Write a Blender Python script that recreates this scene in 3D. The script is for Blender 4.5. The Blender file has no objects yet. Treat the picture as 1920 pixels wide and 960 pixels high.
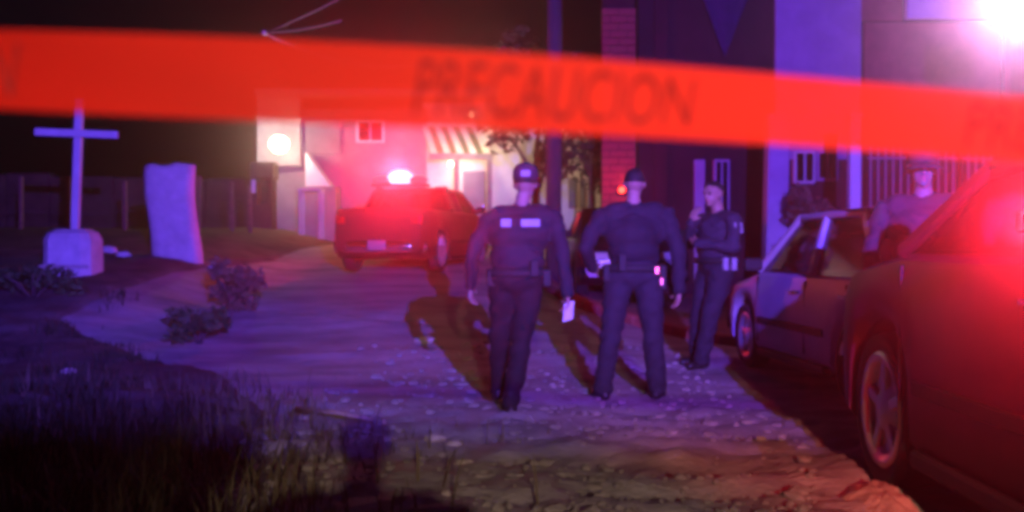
import bpy, bmesh, math, random
import numpy as np
from mathutils import Vector, Matrix, noise as mnoise

random.seed(7)
R = math.radians
scene = bpy.context.scene
COL = scene.collection

# ------------------------------------------------------------------ camera
F = 2059.0            # focal length in photograph pixels (1920 wide)
CAMZ = 1.2
cam_d = bpy.data.cameras.new('camera')
cam = bpy.data.objects.new('camera', cam_d)
COL.objects.link(cam)
cam.location = (0, 0, CAMZ)
cam.rotation_euler = (R(90 - 0.72), 0, 0)
cam_d.sensor_width = 36.0
cam_d.lens = 36.0 * F / 1920.0
cam_d.clip_start = 0.05
cam_d.clip_end = 400
cam_d.dof.use_dof = True
cam_d.dof.focus_distance = 6.0
cam_d.dof.aperture_fstop = 2.3
scene.camera = cam

# ------------------------------------------------------------------ world, moonlight, exposure
world = bpy.data.worlds.new('World')
scene.world = world
world.use_nodes = True
wn = world.node_tree
bg = wn.nodes['Background']
sky = wn.nodes.new('ShaderNodeTexSky')
sky.sky_type = 'NISHITA'
sky.sun_disc = False
sky.sun_elevation = R(4)
sky.sun_rotation = R(150)
wn.links.new(sky.outputs[0], bg.inputs[0])
bg.inputs[1].default_value = 0.00045
sun_d = bpy.data.lights.new('sun', 'SUN')
sun_d.energy = 0.004
sun_d.angle = R(0.5)
sun_d.color = (1, .9, .8)
sun = bpy.data.objects.new('sun', sun_d)
sun.rotation_euler = (R(60), 0, R(150))
COL.objects.link(sun)

vs = scene.view_settings
vs.view_transform = 'Standard'
vs.look = 'None'
vs.exposure = 0.0
vs.gamma = 1.0
vs.use_curve_mapping = False
scene.cycles.use_denoising = True
scene.cycles.pixel_filter_type = 'BLACKMAN_HARRIS'
scene.cycles.filter_width = 4.0
scene.cycles.max_bounces = 6
scene.cycles.volume_bounces = 0
scene.cycles.sample_clamp_indirect = 3.0
scene.cycles.use_light_tree = True

# lamp powers in one place
P_BLUE = 30000       # police flasher behind the camera
P_STREET = 3500      # street lamp behind the camera
P_PORCH = 110
P_AWNING = 120
P_REDFAR = 300
P_REDNEAR = 520
P_ROOF = 900
P_FLOOD = 150

def lamp(name, loc, power, color, radius=.06, parent=None, spot=None, aim=None, blend=.6):
    d = bpy.data.lights.new(name, 'SPOT' if spot else 'POINT')
    d.energy = power
    d.color = color
    d.shadow_soft_size = radius
    if spot:
        d.spot_size = R(spot)
        d.spot_blend = blend
    o = bpy.data.objects.new(name, d)
    COL.objects.link(o)
    o.location = loc
    if aim is not None:
        v = Vector(aim) - Vector(loc)
        o.rotation_euler = v.to_track_quat('-Z', 'Y').to_euler()
    return o

# ------------------------------------------------------------------ materials
MATS = {}
def mat(name, col, rough=.7, var=.25, scale=6.0, bump=.15, metal=0.0, spec=.3, bscale=None, col2=None, stretch=(1, 1, 1)):
    if name in MATS:
        return MATS[name]
    m = bpy.data.materials.new(name)
    m.use_nodes = True
    nt = m.node_tree
    b = nt.nodes['Principled BSDF']
    b.inputs['Roughness'].default_value = rough
    b.inputs['Metallic'].default_value = metal
    b.inputs['Specular IOR Level'].default_value = spec
    tc = nt.nodes.new('ShaderNodeTexCoord')
    mp = nt.nodes.new('ShaderNodeMapping')
    mp.inputs['Scale'].default_value = stretch
    nt.links.new(tc.outputs['Object'], mp.inputs[0])
    n = nt.nodes.new('ShaderNodeTexNoise')
    n.inputs['Scale'].default_value = scale
    n.inputs['Detail'].default_value = 6
    n.inputs['Roughness'].default_value = .65
    nt.links.new(mp.outputs[0], n.inputs['Vector'])
    r = nt.nodes.new('ShaderNodeValToRGB')
    c2 = col2 if col2 else tuple(min(1, c * (1 + var)) for c in col)
    c1 = tuple(c * (1 - var) for c in col)
    r.color_ramp.elements[0].position = .3
    r.color_ramp.elements[1].position = .7
    r.color_ramp.elements[0].color = (*c1, 1)
    r.color_ramp.elements[1].color = (*c2, 1)
    nt.links.new(n.outputs['Fac'], r.inputs[0])
    nt.links.new(r.outputs[0], b.inputs['Base Color'])
    if bump:
        n2 = nt.nodes.new('ShaderNodeTexNoise')
        n2.inputs['Scale'].default_value = bscale or scale * 4
        n2.inputs['Detail'].default_value = 5
        nt.links.new(mp.outputs[0], n2.inputs['Vector'])
        bp = nt.nodes.new('ShaderNodeBump')
        bp.inputs['Strength'].default_value = bump
        bp.inputs['Distance'].default_value = .03
        nt.links.new(n2.outputs['Fac'], bp.inputs['Height'])
        nt.links.new(bp.outputs[0], b.inputs['Normal'])
    MATS[name] = m
    return m

def emat(name, col, strength):
    if name in MATS:
        return MATS[name]
    m = bpy.data.materials.new(name)
    m.use_nodes = True
    nt = m.node_tree
    nt.nodes.clear()
    o = nt.nodes.new('ShaderNodeOutputMaterial')
    e = nt.nodes.new('ShaderNodeEmission')
    e.inputs[0].default_value = (*col, 1)
    e.inputs[1].default_value = strength
    nt.links.new(e.outputs[0], o.inputs[0])
    MATS[name] = m
    return m

def glass_mat(name, tint=(.16, .16, .18)):
    if name in MATS:
        return MATS[name]
    m = bpy.data.materials.new(name)
    m.use_nodes = True
    nt = m.node_tree
    nt.nodes.clear()
    o = nt.nodes.new('ShaderNodeOutputMaterial')
    t = nt.nodes.new('ShaderNodeBsdfTransparent')
    t.inputs[0].default_value = (*tint, 1)
    g = nt.nodes.new('ShaderNodeBsdfGlossy')
    g.inputs['Roughness'].default_value = .06
    fr = nt.nodes.new('ShaderNodeFresnel')
    fr.inputs[0].default_value = 1.5
    mx = nt.nodes.new('ShaderNodeMixShader')
    nt.links.new(fr.outputs[0], mx.inputs[0])
    nt.links.new(t.outputs[0], mx.inputs[1])
    nt.links.new(g.outputs[0], mx.inputs[2])
    nt.links.new(mx.outputs[0], o.inputs[0])
    MATS[name] = m
    return m

def tape_mat():
    m = bpy.data.materials.new('barrier_film')
    m.use_nodes = True
    nt = m.node_tree
    nt.nodes.clear()
    o = nt.nodes.new('ShaderNodeOutputMaterial')
    tc = nt.nodes.new('ShaderNodeTexCoord')
    n = nt.nodes.new('ShaderNodeTexNoise')
    n.inputs['Scale'].default_value = 9
    n.inputs['Detail'].default_value = 5
    nt.links.new(tc.outputs['Object'], n.inputs['Vector'])
    r = nt.nodes.new('ShaderNodeValToRGB')
    r.color_ramp.elements[0].color = (.80, .013, .010, 1)
    r.color_ramp.elements[1].color = (.9, .022, .014, 1)
    nt.links.new(n.outputs['Fac'], r.inputs[0])
    d = nt.nodes.new('ShaderNodeBsdfDiffuse')
    nt.links.new(r.outputs[0], d.inputs[0])
    t = nt.nodes.new('ShaderNodeBsdfTranslucent')
    t.inputs[0].default_value = (1, .42, .10, 1)
    tr = nt.nodes.new('ShaderNodeBsdfTransparent')
    tr.inputs[0].default_value = (1, .5, .42, 1)
    m1 = nt.nodes.new('ShaderNodeMixShader'); m1.inputs[0].default_value = .36
    nt.links.new(d.outputs[0], m1.inputs[1]); nt.links.new(t.outputs[0], m1.inputs[2])
    m2 = nt.nodes.new('ShaderNodeMixShader'); m2.inputs[0].default_value = .10
    nt.links.new(m1.outputs[0], m2.inputs[1]); nt.links.new(tr.outputs[0], m2.inputs[2])
    nt.links.new(m2.outputs[0], o.inputs[0])
    return m

DIRT = mat('dirt', (.10, .085, .07), .95, .5, 2.2, .5, bscale=18, spec=.05)
ROADM = mat('packed_road', (.28, .255, .235), .85, .5, 1.3, .55, bscale=30, stretch=(.55, 1.6, 1))
PAVE = mat('pavement_concrete', (.22, .12, .10), .9, .3, 3)
CONC = mat('concrete', (.30, .28, .26), .9, .25, 4)
WHITEW = mat('whitewash', (.42, .42, .42), .9, .18, 5, .3)
CROSSP = mat('cross_paint', (.42, .42, .44), .6, .12, 6, .1)
TYRE = mat('tyre_rubber', (.018, .018, .018), .85, .2, 20)
RIM = mat('rim_metal', (.45, .44, .43), .4, .15, 12, .05, metal=.7)
CHROME = mat('chrome', (.7, .7, .7), .15, .05, 8, 0, metal=1.0)
PLASTIC = mat('black_plastic', (.016, .016, .016), .65, .2, 12, .05, spec=.15)
SEATM = mat('seat_fabric', (.05, .05, .055), .9, .2, 20)
GLASS = glass_mat('car_glass')
LENSR = mat('red_lens', (.35, .01, .01), .2, .1, 30, 0)
LENSC = mat('clear_lens', (.3, .3, .3), .12, .05, 30, 0, spec=.6)
PLATE = mat('plate_white', (.22, .22, .21), .5, .1, 20, 0)
SKIN = mat('skin', (.24, .14, .11), .55, .12, 12, .05)
HAIR = mat('hair', (.012, .010, .009), .7, .3, 40, .3)
NAVY = mat('navy_uniform', (.011, .010, .015), .85, .2, 12, .2, bscale=60)
NAVYL = mat('slate_uniform', (.014, .0125, .018), .85, .2, 12, .2, bscale=60)
BLACKC = mat('black_cloth', (.006, .0055, .007), .85, .25, 14, .2)
DARKC = mat('dark_jacket', (.03, .022, .024), .85, .25, 14, .2)
PALESH = mat('pale_shirt', (.6, .55, .58), .85, .15, 12, .2)
BOOT = mat('boot_leather', (.014, .013, .013), .45, .2, 20, .1)
REFL = mat('pale_patch', (.22, .21, .24), .5, .12, 30, .05)
PAPER = mat('paper', (.42, .42, .41), .8, .05, 20, 0)
WOOD = mat('weathered_wood', (.16, .10, .065), .85, .35, 5, .3, stretch=(1, 1, 6))
LEAF = mat('leaf', (.045, .07, .022), .7, .5, 3, 0)
DRYL = mat('dry_leaf', (.12, .085, .045), .8, .5, 3, 0)
BARK = mat('bark', (.09, .065, .05), .9, .35, 10, .5)
ADOBE = mat('adobe', (.08, .05, .035), .95, .35, 2.0, .5)
STONE = mat('stone', (.33, .29, .25), .9, .3, 9, .4)

# ------------------------------------------------------------------ helpers
def link(name, me, m=None, parent=None):
    o = bpy.data.objects.new(name, me)
    COL.objects.link(o)
    if m:
        me.materials.append(m)
    if parent:
        o.parent = parent
    return o

def tag(o, label=None, cat=None, group=None, kind=None):
    if label: o['label'] = label
    if cat: o['category'] = cat
    if group: o['group'] = group
    if kind: o['kind'] = kind
    return o

def thing(name, label, cat, loc=(0, 0, 0), rz=0, group=None):
    o = bpy.data.objects.new(name, None)
    COL.objects.link(o)
    o.location = loc
    o.rotation_euler = (0, 0, rz)
    return tag(o, label, cat, group)

def bm_obj(name, bm, m, parent=None, smooth=False):
    me = bpy.data.meshes.new(name)
    bmesh.ops.recalc_face_normals(bm, faces=bm.faces)
    if smooth:
        for f in bm.faces: f.smooth = True
    bm.to_mesh(me); bm.free()
    return link(name, me, m, parent)

def py_obj(name, vs_, fs, m, parent=None, smooth=False):
    me = bpy.data.meshes.new(name)
    me.from_pydata([tuple(v) for v in vs_], [], fs)
    me.update()
    if smooth:
        me.polygons.foreach_set('use_smooth', [True] * len(me.polygons))
    return link(name, me, m, parent)

def box_bm(c, s, bevel=0.0, rot=None, seg=2, bm=None):
    own = bm or bmesh.new()
    M = Matrix.Translation(c) @ (rot.to_4x4() if rot is not None else Matrix.Identity(4)) @ Matrix.Diagonal((s[0], s[1], s[2], 1))
    r = bmesh.ops.create_cube(own, size=1, matrix=M)
    if bevel:
        es = list({e for v in r['verts'] for e in v.link_edges})
        bmesh.ops.bevel(own, geom=es, offset=bevel, segments=seg, affect='EDGES', profile=.5)
    return own

def box(name, c, s, m, parent=None, bevel=.01, rot=None):
    return bm_obj(name, box_bm(c, s, bevel, rot), m, parent)

def bar_bm(p, q, w, t=None, bevel=.004, up=(0, 0, 1), bm=None):
    p, q = Vector(p), Vector(q)
    d = (q - p); L = d.length; d.normalize()
    u = Vector(up)
    if abs(d.dot(u)) > .98: u = Vector((0, 1, 0))
    x = d.cross(u).normalized(); y = x.cross(d)
    Rm = Matrix((x, d, y)).transposed()
    return box_bm((p + q) / 2, (w, L, t or w), bevel, Rm, 1, bm)

def bar(name, p, q, w, m, parent=None, t=None, bevel=.004, up=(0, 0, 1)):
    return bm_obj(name, bar_bm(p, q, w, t, bevel, up), m, parent)

def tube_data(pts, rad, n=8, close=True):
    pts = [Vector(p) for p in pts]
    if not hasattr(rad, '__len__'): rad = [rad] * len(pts)
    V, Fc = [], []
    for i, p in enumerate(pts):
        d = (pts[min(i + 1, len(pts) - 1)] - pts[max(i - 1, 0)]).normalized()
        u = Vector((0, 0, 1)) if abs(d.z) < .9 else Vector((1, 0, 0))
        x = d.cross(u).normalized(); y = x.cross(d)
        for k in range(n):
            a = 2 * math.pi * k / n
            V.append(p + x * math.cos(a) * rad[i] + y * math.sin(a) * rad[i])
    for i in range(len(pts) - 1):
        for k in range(n):
            a, b = i * n + k, i * n + (k + 1) % n
            Fc.append((a, b, b + n, a + n))
    if close:
        Fc.append(tuple(range(n))[::-1]); Fc.append(tuple(range((len(pts) - 1) * n, len(pts) * n)))
    return V, Fc

def tube(name, pts, rad, m, parent=None, n=8):
    V, Fc = tube_data(pts, rad, n)
    return py_obj(name, V, Fc, m, parent, True)

def lathe(name, prof, m, parent=None, n=28, axis='Z', M=None):
    V, Fc = [], []
    for r, h in prof:
        for k in range(n):
            a = 2 * math.pi * k / n
            c, s = r * math.cos(a), r * math.sin(a)
            V.append(Vector((c, s, h)) if axis == 'Z' else Vector((h, c, s)))
    for i in range(len(prof) - 1):
        for k in range(n):
            a, b = i * n + k, i * n + (k + 1) % n
            Fc.append((a, b, b + n, a + n))
    if M is not None: V = [M @ v for v in V]
    return py_obj(name, V, Fc, m, parent, True)

def px(x, y, d):
    """photograph pixel at depth d -> point in the place"""
    return Vector(((x - 960) / F * d, d, CAMZ + (454 - y) / F * d))

# numpy value noise
_rng = np.random.default_rng(3)
_T = _rng.random((256, 256))
def vnoise(x, y):
    xi, yi = np.floor(x).astype(int), np.floor(y).astype(int)
    fx, fy = x - xi, y - yi
    fx = fx * fx * (3 - 2 * fx); fy = fy * fy * (3 - 2 * fy)
    a = _T[xi % 256, yi % 256]; b = _T[(xi + 1) % 256, yi % 256]
    c = _T[xi % 256, (yi + 1) % 256]; d = _T[(xi + 1) % 256, (yi + 1) % 256]
    return (a * (1 - fx) + b * fx) * (1 - fy) + (c * (1 - fx) + d * fx) * fy - .5
def sstep(a, b, x):
    t = np.clip((x - a) / (b - a), 0, 1)
    return t * t * (3 - 2 * t)

def terr(x, y):
    """large shape of the land: street climbs away to the left, bank on the left verge"""
    x = np.asarray(x, float); y = np.asarray(y, float)
    up = 1.15 * sstep(9, 24, y)
    lf = 1 - .88 * sstep(-1.0, 3.0, x)
    z = up * lf + .36 * sstep(-3.6, -5.6, x) * sstep(10, 14.5, y)
    z = z + .10 * sstep(-1.6, -3.2, x) * sstep(11, 7, y)
    return z
def rough(x, y):
    amp = sstep(-.2, -2.0, x)
    z = .075 * amp * vnoise(x * .9 + 5, y * .9) + .04 * vnoise(x * .35, y * .5 + 9)
    nr = 1 + 2.0 * sstep(9.5, 7, y)
    z = z + nr * (.024 * vnoise(x * 2.2, y * 4.6) + .016 * vnoise(x * 5.5 + 3, y * 12) + .008 * vnoise(x * 13, y * 24) + .005 * vnoise(x * 27, y * 41))
    z = z * (1 - .6 * sstep(11, 18, y))
    yc = 13.0 - .33 * (x + 1) + .5 * vnoise(x * .8, x * .3 + 4)
    t = (y - yc) / .30
    fade = sstep(1.4, .2, x) * sstep(-5, -3.4, x)
    z = z + fade * (.055 * np.exp(-t * t) - .07 * np.exp(-((t - 1.7) / 1.1) ** 2))
    yc2 = 10.9 - .12 * x + .4 * vnoise(x * .9 + 11, x * .2)
    z = z + .03 * np.exp(-((y - yc2) / .22) ** 2) * sstep(-3, -2, x)
    return z
def tz(x, y):
    return float(terr(x, y))
def gz(x, y):
    return float(terr(x, y) + rough(np.array(x), np.array(y)))

RE = [(-14, -1.7, 4.6), (7.5, -1.7, 4.6), (10, -2.7, 4.4), (12.5, -5.2, 3.0), (16, -5.0, .95), (19, -4.2, .1), (24, -4.0, -.5), (40, -4.2, -.9)]
def road_edges(y):
    ys = [r[0] for r in RE]
    return np.interp(y, ys, [r[1] for r in RE]), np.interp(y, ys, [r[2] for r in RE])

def grid_mesh(name, XX, YY, ZZ, m, kind='structure', parent=None):
    ny, nx = XX.shape
    V = np.stack([XX.ravel(), YY.ravel(), ZZ.ravel()], 1)
    idx = np.arange(ny * nx).reshape(ny, nx)
    Fq = np.stack([idx[:-1, :-1].ravel(), idx[:-1, 1:].ravel(), idx[1:, 1:].ravel(), idx[1:, :-1].ravel()], 1)
    me = bpy.data.meshes.new(name)
    me.vertices.add(len(V)); me.vertices.foreach_set('co', V.ravel())
    me.loops.add(Fq.size); me.loops.foreach_set('vertex_index', Fq.ravel().astype(np.int32))
    me.polygons.add(len(Fq)); me.polygons.foreach_set('loop_start', np.arange(0, Fq.size, 4, dtype=np.int32))
    me.polygons.foreach_set('loop_total', np.full(len(Fq), 4, dtype=np.int32))
    me.update(calc_edges=True); me.validate()
    me.polygons.foreach_set('use_smooth', np.ones(len(Fq), dtype=bool))
    o = link(name, me, m, parent)
    if kind: o['kind'] = kind
    return o

# ------------------------------------------------------------------ ground and road
ys = [-16, -12, -8, -5, -3, -1, 0, 1]
y = 2.0
while y < 34:
    ys.append(y); y += max(.035, y * .0085)
ys += [36, 40, 46, 55, 70, 95]
ys = np.array(ys)
xs = np.concatenate([[-70, -45, -30, -22, -17, -14], np.arange(-12, 6.5, .075), [8, 11, 15, 22, 35, 70]])
XX, YY = np.meshgrid(xs, ys)
l, r = road_edges(YY)
inside = sstep(0, .18, np.minimum(XX - l, r - XX))
ZZ = terr(XX, YY) + rough(XX, YY) * (1 + .6 * (XX < l)) - .10 * inside
grid_mesh('ground', XX, YY, ZZ, DIRT)

ysr = ys[(ys >= -12) & (ys <= 36)]
u = np.linspace(0, 1, 170)
UU, YR = np.meshgrid(u, ysr)
l, r = road_edges(YR)
XR = l + (r - l) * UU
XR = XR + (UU < .5) * .35 * (1 - UU * 2) * vnoise(YR * 1.7 + 40, YR * .3)
ZR = terr(XR, YR) + rough(XR, YR) - .035 * (1 - sstep(0, .06, np.minimum(UU, 1 - UU)))
grid_mesh('road', XR, YR, ZR, ROADM)

# raised pavement on the right with a reddish kerb
kl = [(2.75, 11.9), (2.3, 12.5), (.95, 15.6), (.1, 19), (-.45, 23.5)]
kly = [k[1] for k in kl]; klx = [k[0] for k in kl]
yp = np.linspace(11.9, 23.5, 60)
up_ = np.linspace(0, 1, 30) ** 1.6
UP, YP = np.meshgrid(up_, yp)
XL = np.interp(YP, kly, klx) + .14
XP = XL + (13 - XL) * UP
ZP = terr(XP, YP) + .10 + .012 * vnoise(XP * 3, YP * 3)
grid_mesh('pavement', XP, YP, ZP, PAVE)
KERB = mat('kerb_red', (.30, .10, .075), .85, .3, 6)
kb = thing('kerb', 'reddish kerb edging the raised pavement behind the standing officers', 'kerb', (0, 0, 0))
for i in range(26):
    t0, t1 = 12.0 + i * .44, 12.0 + i * .44 + .43
    a = Vector((float(np.interp(t0, kly, klx)), t0, 0)); b = Vector((float(np.interp(t1, kly, klx)), t1, 0))
    za = tz(a.x, a.y)
    bar('kerb_stone', (a.x + .07, a.y, za + .03), (b.x + .07, b.y, tz(b.x, b.y) + .03), .15, KERB, kb, .19, .015)

# ------------------------------------------------------------------ cars
def car(name, label, cat, loc, rz, paint, L=4.35, W=1.72, H=1.44, kind='sedan', wr=.31, roof_paint=None, glass=None, mirrors=True):
    glass = glass or GLASS
    t = thing(name, label, cat, loc, rz)
    hw = W / 2
    yf, yr_ = L / 2 - .82, -L / 2 + .92
    if kind == 'sedan':
        tops = [(-L/2, .80), (-L/2 + .06, .90), (-L/2 + .5, .97), (-L/2 + 1.1, .955), (.3, .94), (.95, .94), (L/2 - .5, .83), (L/2 - .1, .74), (L/2, .62)]
        A0, A1, C1, C0, Bp = 1.0, .32, -1.05, -1.62, -.32
    elif kind == 'suv':
        tops = [(-L/2, .85), (-L/2 + .05, 1.0), (-L/2 + .5, 1.04), (.3, 1.03), (.95, 1.03), (L/2 - .5, .97), (L/2 - .1, .88), (L/2, .7)]
        A0, A1, C1, C0, Bp = 1.0, .45, -L/2 + .45, -L/2 + .16, -.45
    else:
        tops = [(-L/2, .92), (-L/2 + .05, 1.02), (-.8, 1.02), (.3, 1.02), (1.15, 1.02), (L/2 - .5, .96), (L/2 - .1, .88), (L/2, .7)]
        A0, A1, C1, C0, Bp = 1.2, .62, -.52, -.66, -.0
    st = sorted(set([-L/2, -L/2 + .03, -L/2 + .1, -L/2 + .3, L/2 - .3, L/2 - .1, L/2 - .03, L/2] + list(np.linspace(-L/2 + .4, L/2 - .4, 26))
                    + [yc + (wr + .06) * math.cos(a) for yc in (yf, yr_) for a in np.linspace(0, math.pi, 11)]
                    + ([-.70, -.72, -L/2 + .12, -L/2 + .10] if kind == 'pickup' else [])))
    V, Fc = [], []
    for s in st:
        e = max(0, (abs(s) - (L/2 - .55)) / .55)
        w = hw * (1 - .16 * e ** 2.2)
        zt = float(np.interp(s, [a[0] for a in tops], [a[1] for a in tops]))
        zb = .22 + .14 * e ** 2
        for yc in (yf, yr_):
            q = (wr + .055) ** 2 - (s - yc) ** 2
            if q > 0: zb = max(zb, wr + math.sqrt(q))
        zb = min(zb, zt - .14)
        h = zt - zb
        half = [(0, zb), (w * .93, zb), (w * .985, zb + min(.06, h * .2)), (w, zb + h * .45), (w * .985, zt - min(.12, h * .35)), (w * .955, zt - .035)]
        if kind == 'pickup' and -L/2 + .11 < s < -.71:
            half += [(w * .92, zt), (w * .88, .55), (0, .55)]
        else:
            half += [(w * .86, zt), (w * .5, zt + .02), (0, zt + .028)]
        for (x, z) in half: V.append((x, s, z))
        for (x, z) in half[-2:0:-1]: V.append((-x, s, z))
    n = 16
    for i in range(len(st) - 1):
        for k in range(n):
            a, b = i * n + k, i * n + (k + 1) % n
            Fc.append((a, b, b + n, a + n))
    Fc.append(tuple(range(n))[::-1]); Fc.append(tuple(range((len(st) - 1) * n, len(st) * n)))
    body = py_obj('body', V, Fc, paint, t, True)
    es = body.modifiers.new('edge', 'EDGE_SPLIT'); es.split_angle = R(38)
    zb_ = float(np.interp(0, [a[0] for a in tops], [a[1] for a in tops]))
    rp = roof_paint or paint
    wb, wt = hw * .93, hw * .74
    zA = zb_ - .005
    # roof: a crowned slab
    ny, nx = 9, 9
    V, Fc = [], []
    for j in range(ny):
        fy = j / (ny - 1); yy = A1 + .02 + (C1 - A1 - .04) * fy
        for i in range(nx):
            fx = i / (nx - 1) * 2 - 1
            V.append((fx * (wt + .025), yy, H - .045 * abs(fx) ** 2.5 - .035 * abs(2 * fy - 1) ** 3))
    m_ = len(V)
    V += [(v[0] * .985, v[1], v[2] - .045) for v in V]
    for j in range(ny - 1):
        for i in range(nx - 1):
            a = j * nx + i
            Fc.append((a, a + 1, a + nx + 1, a + nx)); Fc.append((m_ + a, m_ + a + nx, m_ + a + nx + 1, m_ + a + 1))
    rim_ = [i for i in range(nx)] + [j * nx + nx - 1 for j in range(1, ny)] + [(ny - 1) * nx + i for i in range(nx - 2, -1, -1)] + [j * nx for j in range(ny - 2, 0, -1)]
    for a, b in zip(rim_, rim_[1:] + rim_[:1]): Fc.append((a, a + m_, b + m_, b))
    py_obj('roof', V, Fc, rp, t, True)
    zr = H - .075
    for s in (-1, 1):
        for nm, (p, q, wd) in {'front': ((s * wb, A0, zA), (s * wt, A1, zr), .06), 'mid': ((s * wb * .99, Bp, zA), (s * wt, Bp + .05, zr), .08), 'back': ((s * wb, C0, zA), (s * wt, C1, zr), .11)}.items():
            bar('pillar', p, q, wd, rp, t, .05, .012, up=(1, 0, 0))
        # side glass panes
        for (y0, y1, z0, z1) in ((A0 - .06, Bp + .05, A1 - .0, Bp + .09), (Bp - .05, C0 + .08, Bp - .0, C1 + .02)):
            py_obj('side_window', [(s * wb * .965, y0, zA), (s * wb * .965, y1, zA), (s * wt * .985, z1, zr), (s * wt * .985, z0, zr)], [(0, 1, 2, 3)], glass, t)
        bar('window_rail', (s * wt, A1, zr), (s * wt, C1, zr), .05, rp, t, .05, .012)
        bm = box_bm((s * (hw + .07), A0 - .22, zA + .06), (.17, .09, .12), .03)
        if mirrors: bm_obj('door_mirror', bm, PLASTIC, t)
        else: bm.free()
        box('door_handle', (s * (hw + .004), Bp + .17, zA - .14), (.02, .14, .025), CHROME, t, .006)
        if kind != 'pickup':
            box('door_handle', (s * (hw + .004), Bp - .82, zA - .14), (.02, .14, .025), CHROME, t, .006)
        bar('side_moulding', (s * (hw + .003), yf - .48, .50), (s * (hw + .003), yr_ + .48, .50), .02, PLASTIC, t, .06, .006)
        bar('sill', (s * (hw - .03), yf - .46, .215), (s * (hw - .03), yr_ + .46, .215), .08, PLASTIC, t, .07, .012)
        # door shut lines as narrow grooves' dark seals
        for yy in (A0 - .12, Bp, ) + ((C0 + .45,) if kind != 'pickup' else ()):
            bar('door_seam', (s * (hw - .005), yy, .30), (s * (hw * .985 - .003), yy, zA - .05), .012, PLASTIC, t, .012, .002)
        # wheels
        for yc in (yf, yr_):
            wx = s * (hw - .115)
            w_ = thing('wheel', '', None)
            w_.parent = t; w_.location = (wx, yc, wr)
            tw = .095
            lathe('tyre', [(wr - .10, -tw * .8), (wr - .035, -tw), (wr - .01, -tw * .9), (wr, -tw * .6), (wr, tw * .6), (wr - .01, tw * .9), (wr - .035, tw), (wr - .10, tw * .8)], TYRE, w_, 40, 'X')
            o = s
            rr = wr - .095
            rm = lathe('rim', [(rr + .012, o * .078), (rr, o * .092), (rr - .03, o * .085), (rr - .05, o * .045), (rr * .5, o * .05), (rr * .33, o * .075), (.0, o * .085)], RIM, w_, 40, 'X')
            for k in range(5):
                a = 2 * math.pi * k / 5 + .3
                box('spoke', (o * .06, math.cos(a) * rr * .55, math.sin(a) * rr * .55), (.03, rr * .8, .055), RIM, rm, .01, Matrix.Rotation(a, 3, 'X'))
        box('headlight', (s * hw * .62, L/2 - .065, .66 if kind == 'sedan' else .74), (.34, .16, .13), LENSC, t, .035)
        box('tail_light', (s * hw * .74, -L/2 + .045, .80 if kind == 'sedan' else .84), (.2, .09, .17), LENSR, t, .03)
    # glass front and rear
    for nm, y0, y1 in (('windshield', A0 - .02, A1 + .02), ('rear_window', C0 + .02, C1 - .02)):
        V, Fc = [], []
        for j in range(5):
            f = j / 4
            for i in range(9):
                g = i / 4 - 1
                wd = wb * (1 - f) + wt * f
                bul = .07 * (1 - g * g) * (1 if y0 > 0 else -.7)
                V.append((g * wd * .985, y0 + (y1 - y0) * f + bul, zA + .015 + (zr + .02 - zA) * f))
        for j in range(4):
            for i in range(8):
                a = j * 9 + i; Fc.append((a, a + 1, a + 10, a + 9))
        py_obj(nm, V, Fc, glass, t, True)
    for sgn, nm in ((1, 'front_bumper'), (-1, 'rear_bumper')):
        V, Fc = [], []
        for i in range(13):
            g = i / 6 - 1
            yy = sgn * (L/2 + .035 - .16 * abs(g) ** 3.2)
            x = g * hw * .93
            for (dy, dz) in ((-.06, -.09), (.0, -.085), (.02, 0), (0, .085), (-.06, .09)):
                V.append((x, yy + sgn * dy, .42 + dz))
        for i in range(12):
            for k in range(4):
                a = i * 5 + k; Fc.append((a, a + 1, a + 6, a + 5))
        py_obj(nm, V, Fc, PLASTIC if kind != 'pickup' or sgn > 0 else CHROME, t, True)
        box('license_plate', (0, sgn * (L/2 + .058), .44), (.31, .012, .15), PLATE, t, .004)
    box('grille', (0, L/2 - .015, .62 if kind == 'sedan' else .74), (hw * .78, .06, .12), PLASTIC, t, .012)
    for zz in (-.03, .03):
        box('grille_bar', (0, L/2 + .018, (.62 if kind == 'sedan' else .74) + zz), (hw * .74, .012, .018), CHROME, t, .003)
    for s in (-1, 1):
        box('seat', (s * .36, (A0 + Bp) / 2 - .25, zA + .12), (.48, .13, .5), SEATM, t, .05, Matrix.Rotation(R(12), 3, 'X'))
        box('headrest', (s * .36, (A0 + Bp) / 2 - .32, zA + .40), (.26, .09, .15), SEATM, t, .03)
    return t

def ellip(bm, c, r, rot=None):
    M = Matrix.Translation(c) @ (rot.to_4x4() if rot is not None else Matrix.Identity(4)) @ Matrix.Diagonal((*r, 1))
    bmesh.ops.create_uvsphere(bm, u_segments=20, v_segments=14, radius=1, matrix=M)

def lightbar(name, label, loc, rz, colors, strength=40, length=1.15, tall=1.0):
    t = thing(name, label, 'light bar', loc, rz)
    box('base', (0, 0, .03), (length, .26, .05), PLASTIC, t, .012)
    for s in (-1, 1):
        box('mount_foot', (s * length * .38, 0, -.02), (.08, .2, .06), PLASTIC, t, .008)
    n = len(colors)
    for i, c in enumerate(colors):
        w = length / n
        hh = .075 * tall * (1.35 if 0 < i < n - 1 else .8)
        bm = bmesh.new()
        ellip(bm, (-length/2 + w * (i + .5), 0, .055 + hh * .8), (w * (.72 if 0 < i < n - 1 else .5), .14, hh))
        bm_obj('lens', bm, emat('lamp_%d_%d_%d_%d' % (*[int(q * 999) for q in c], strength), c, strength), t, True)
    return t

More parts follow.
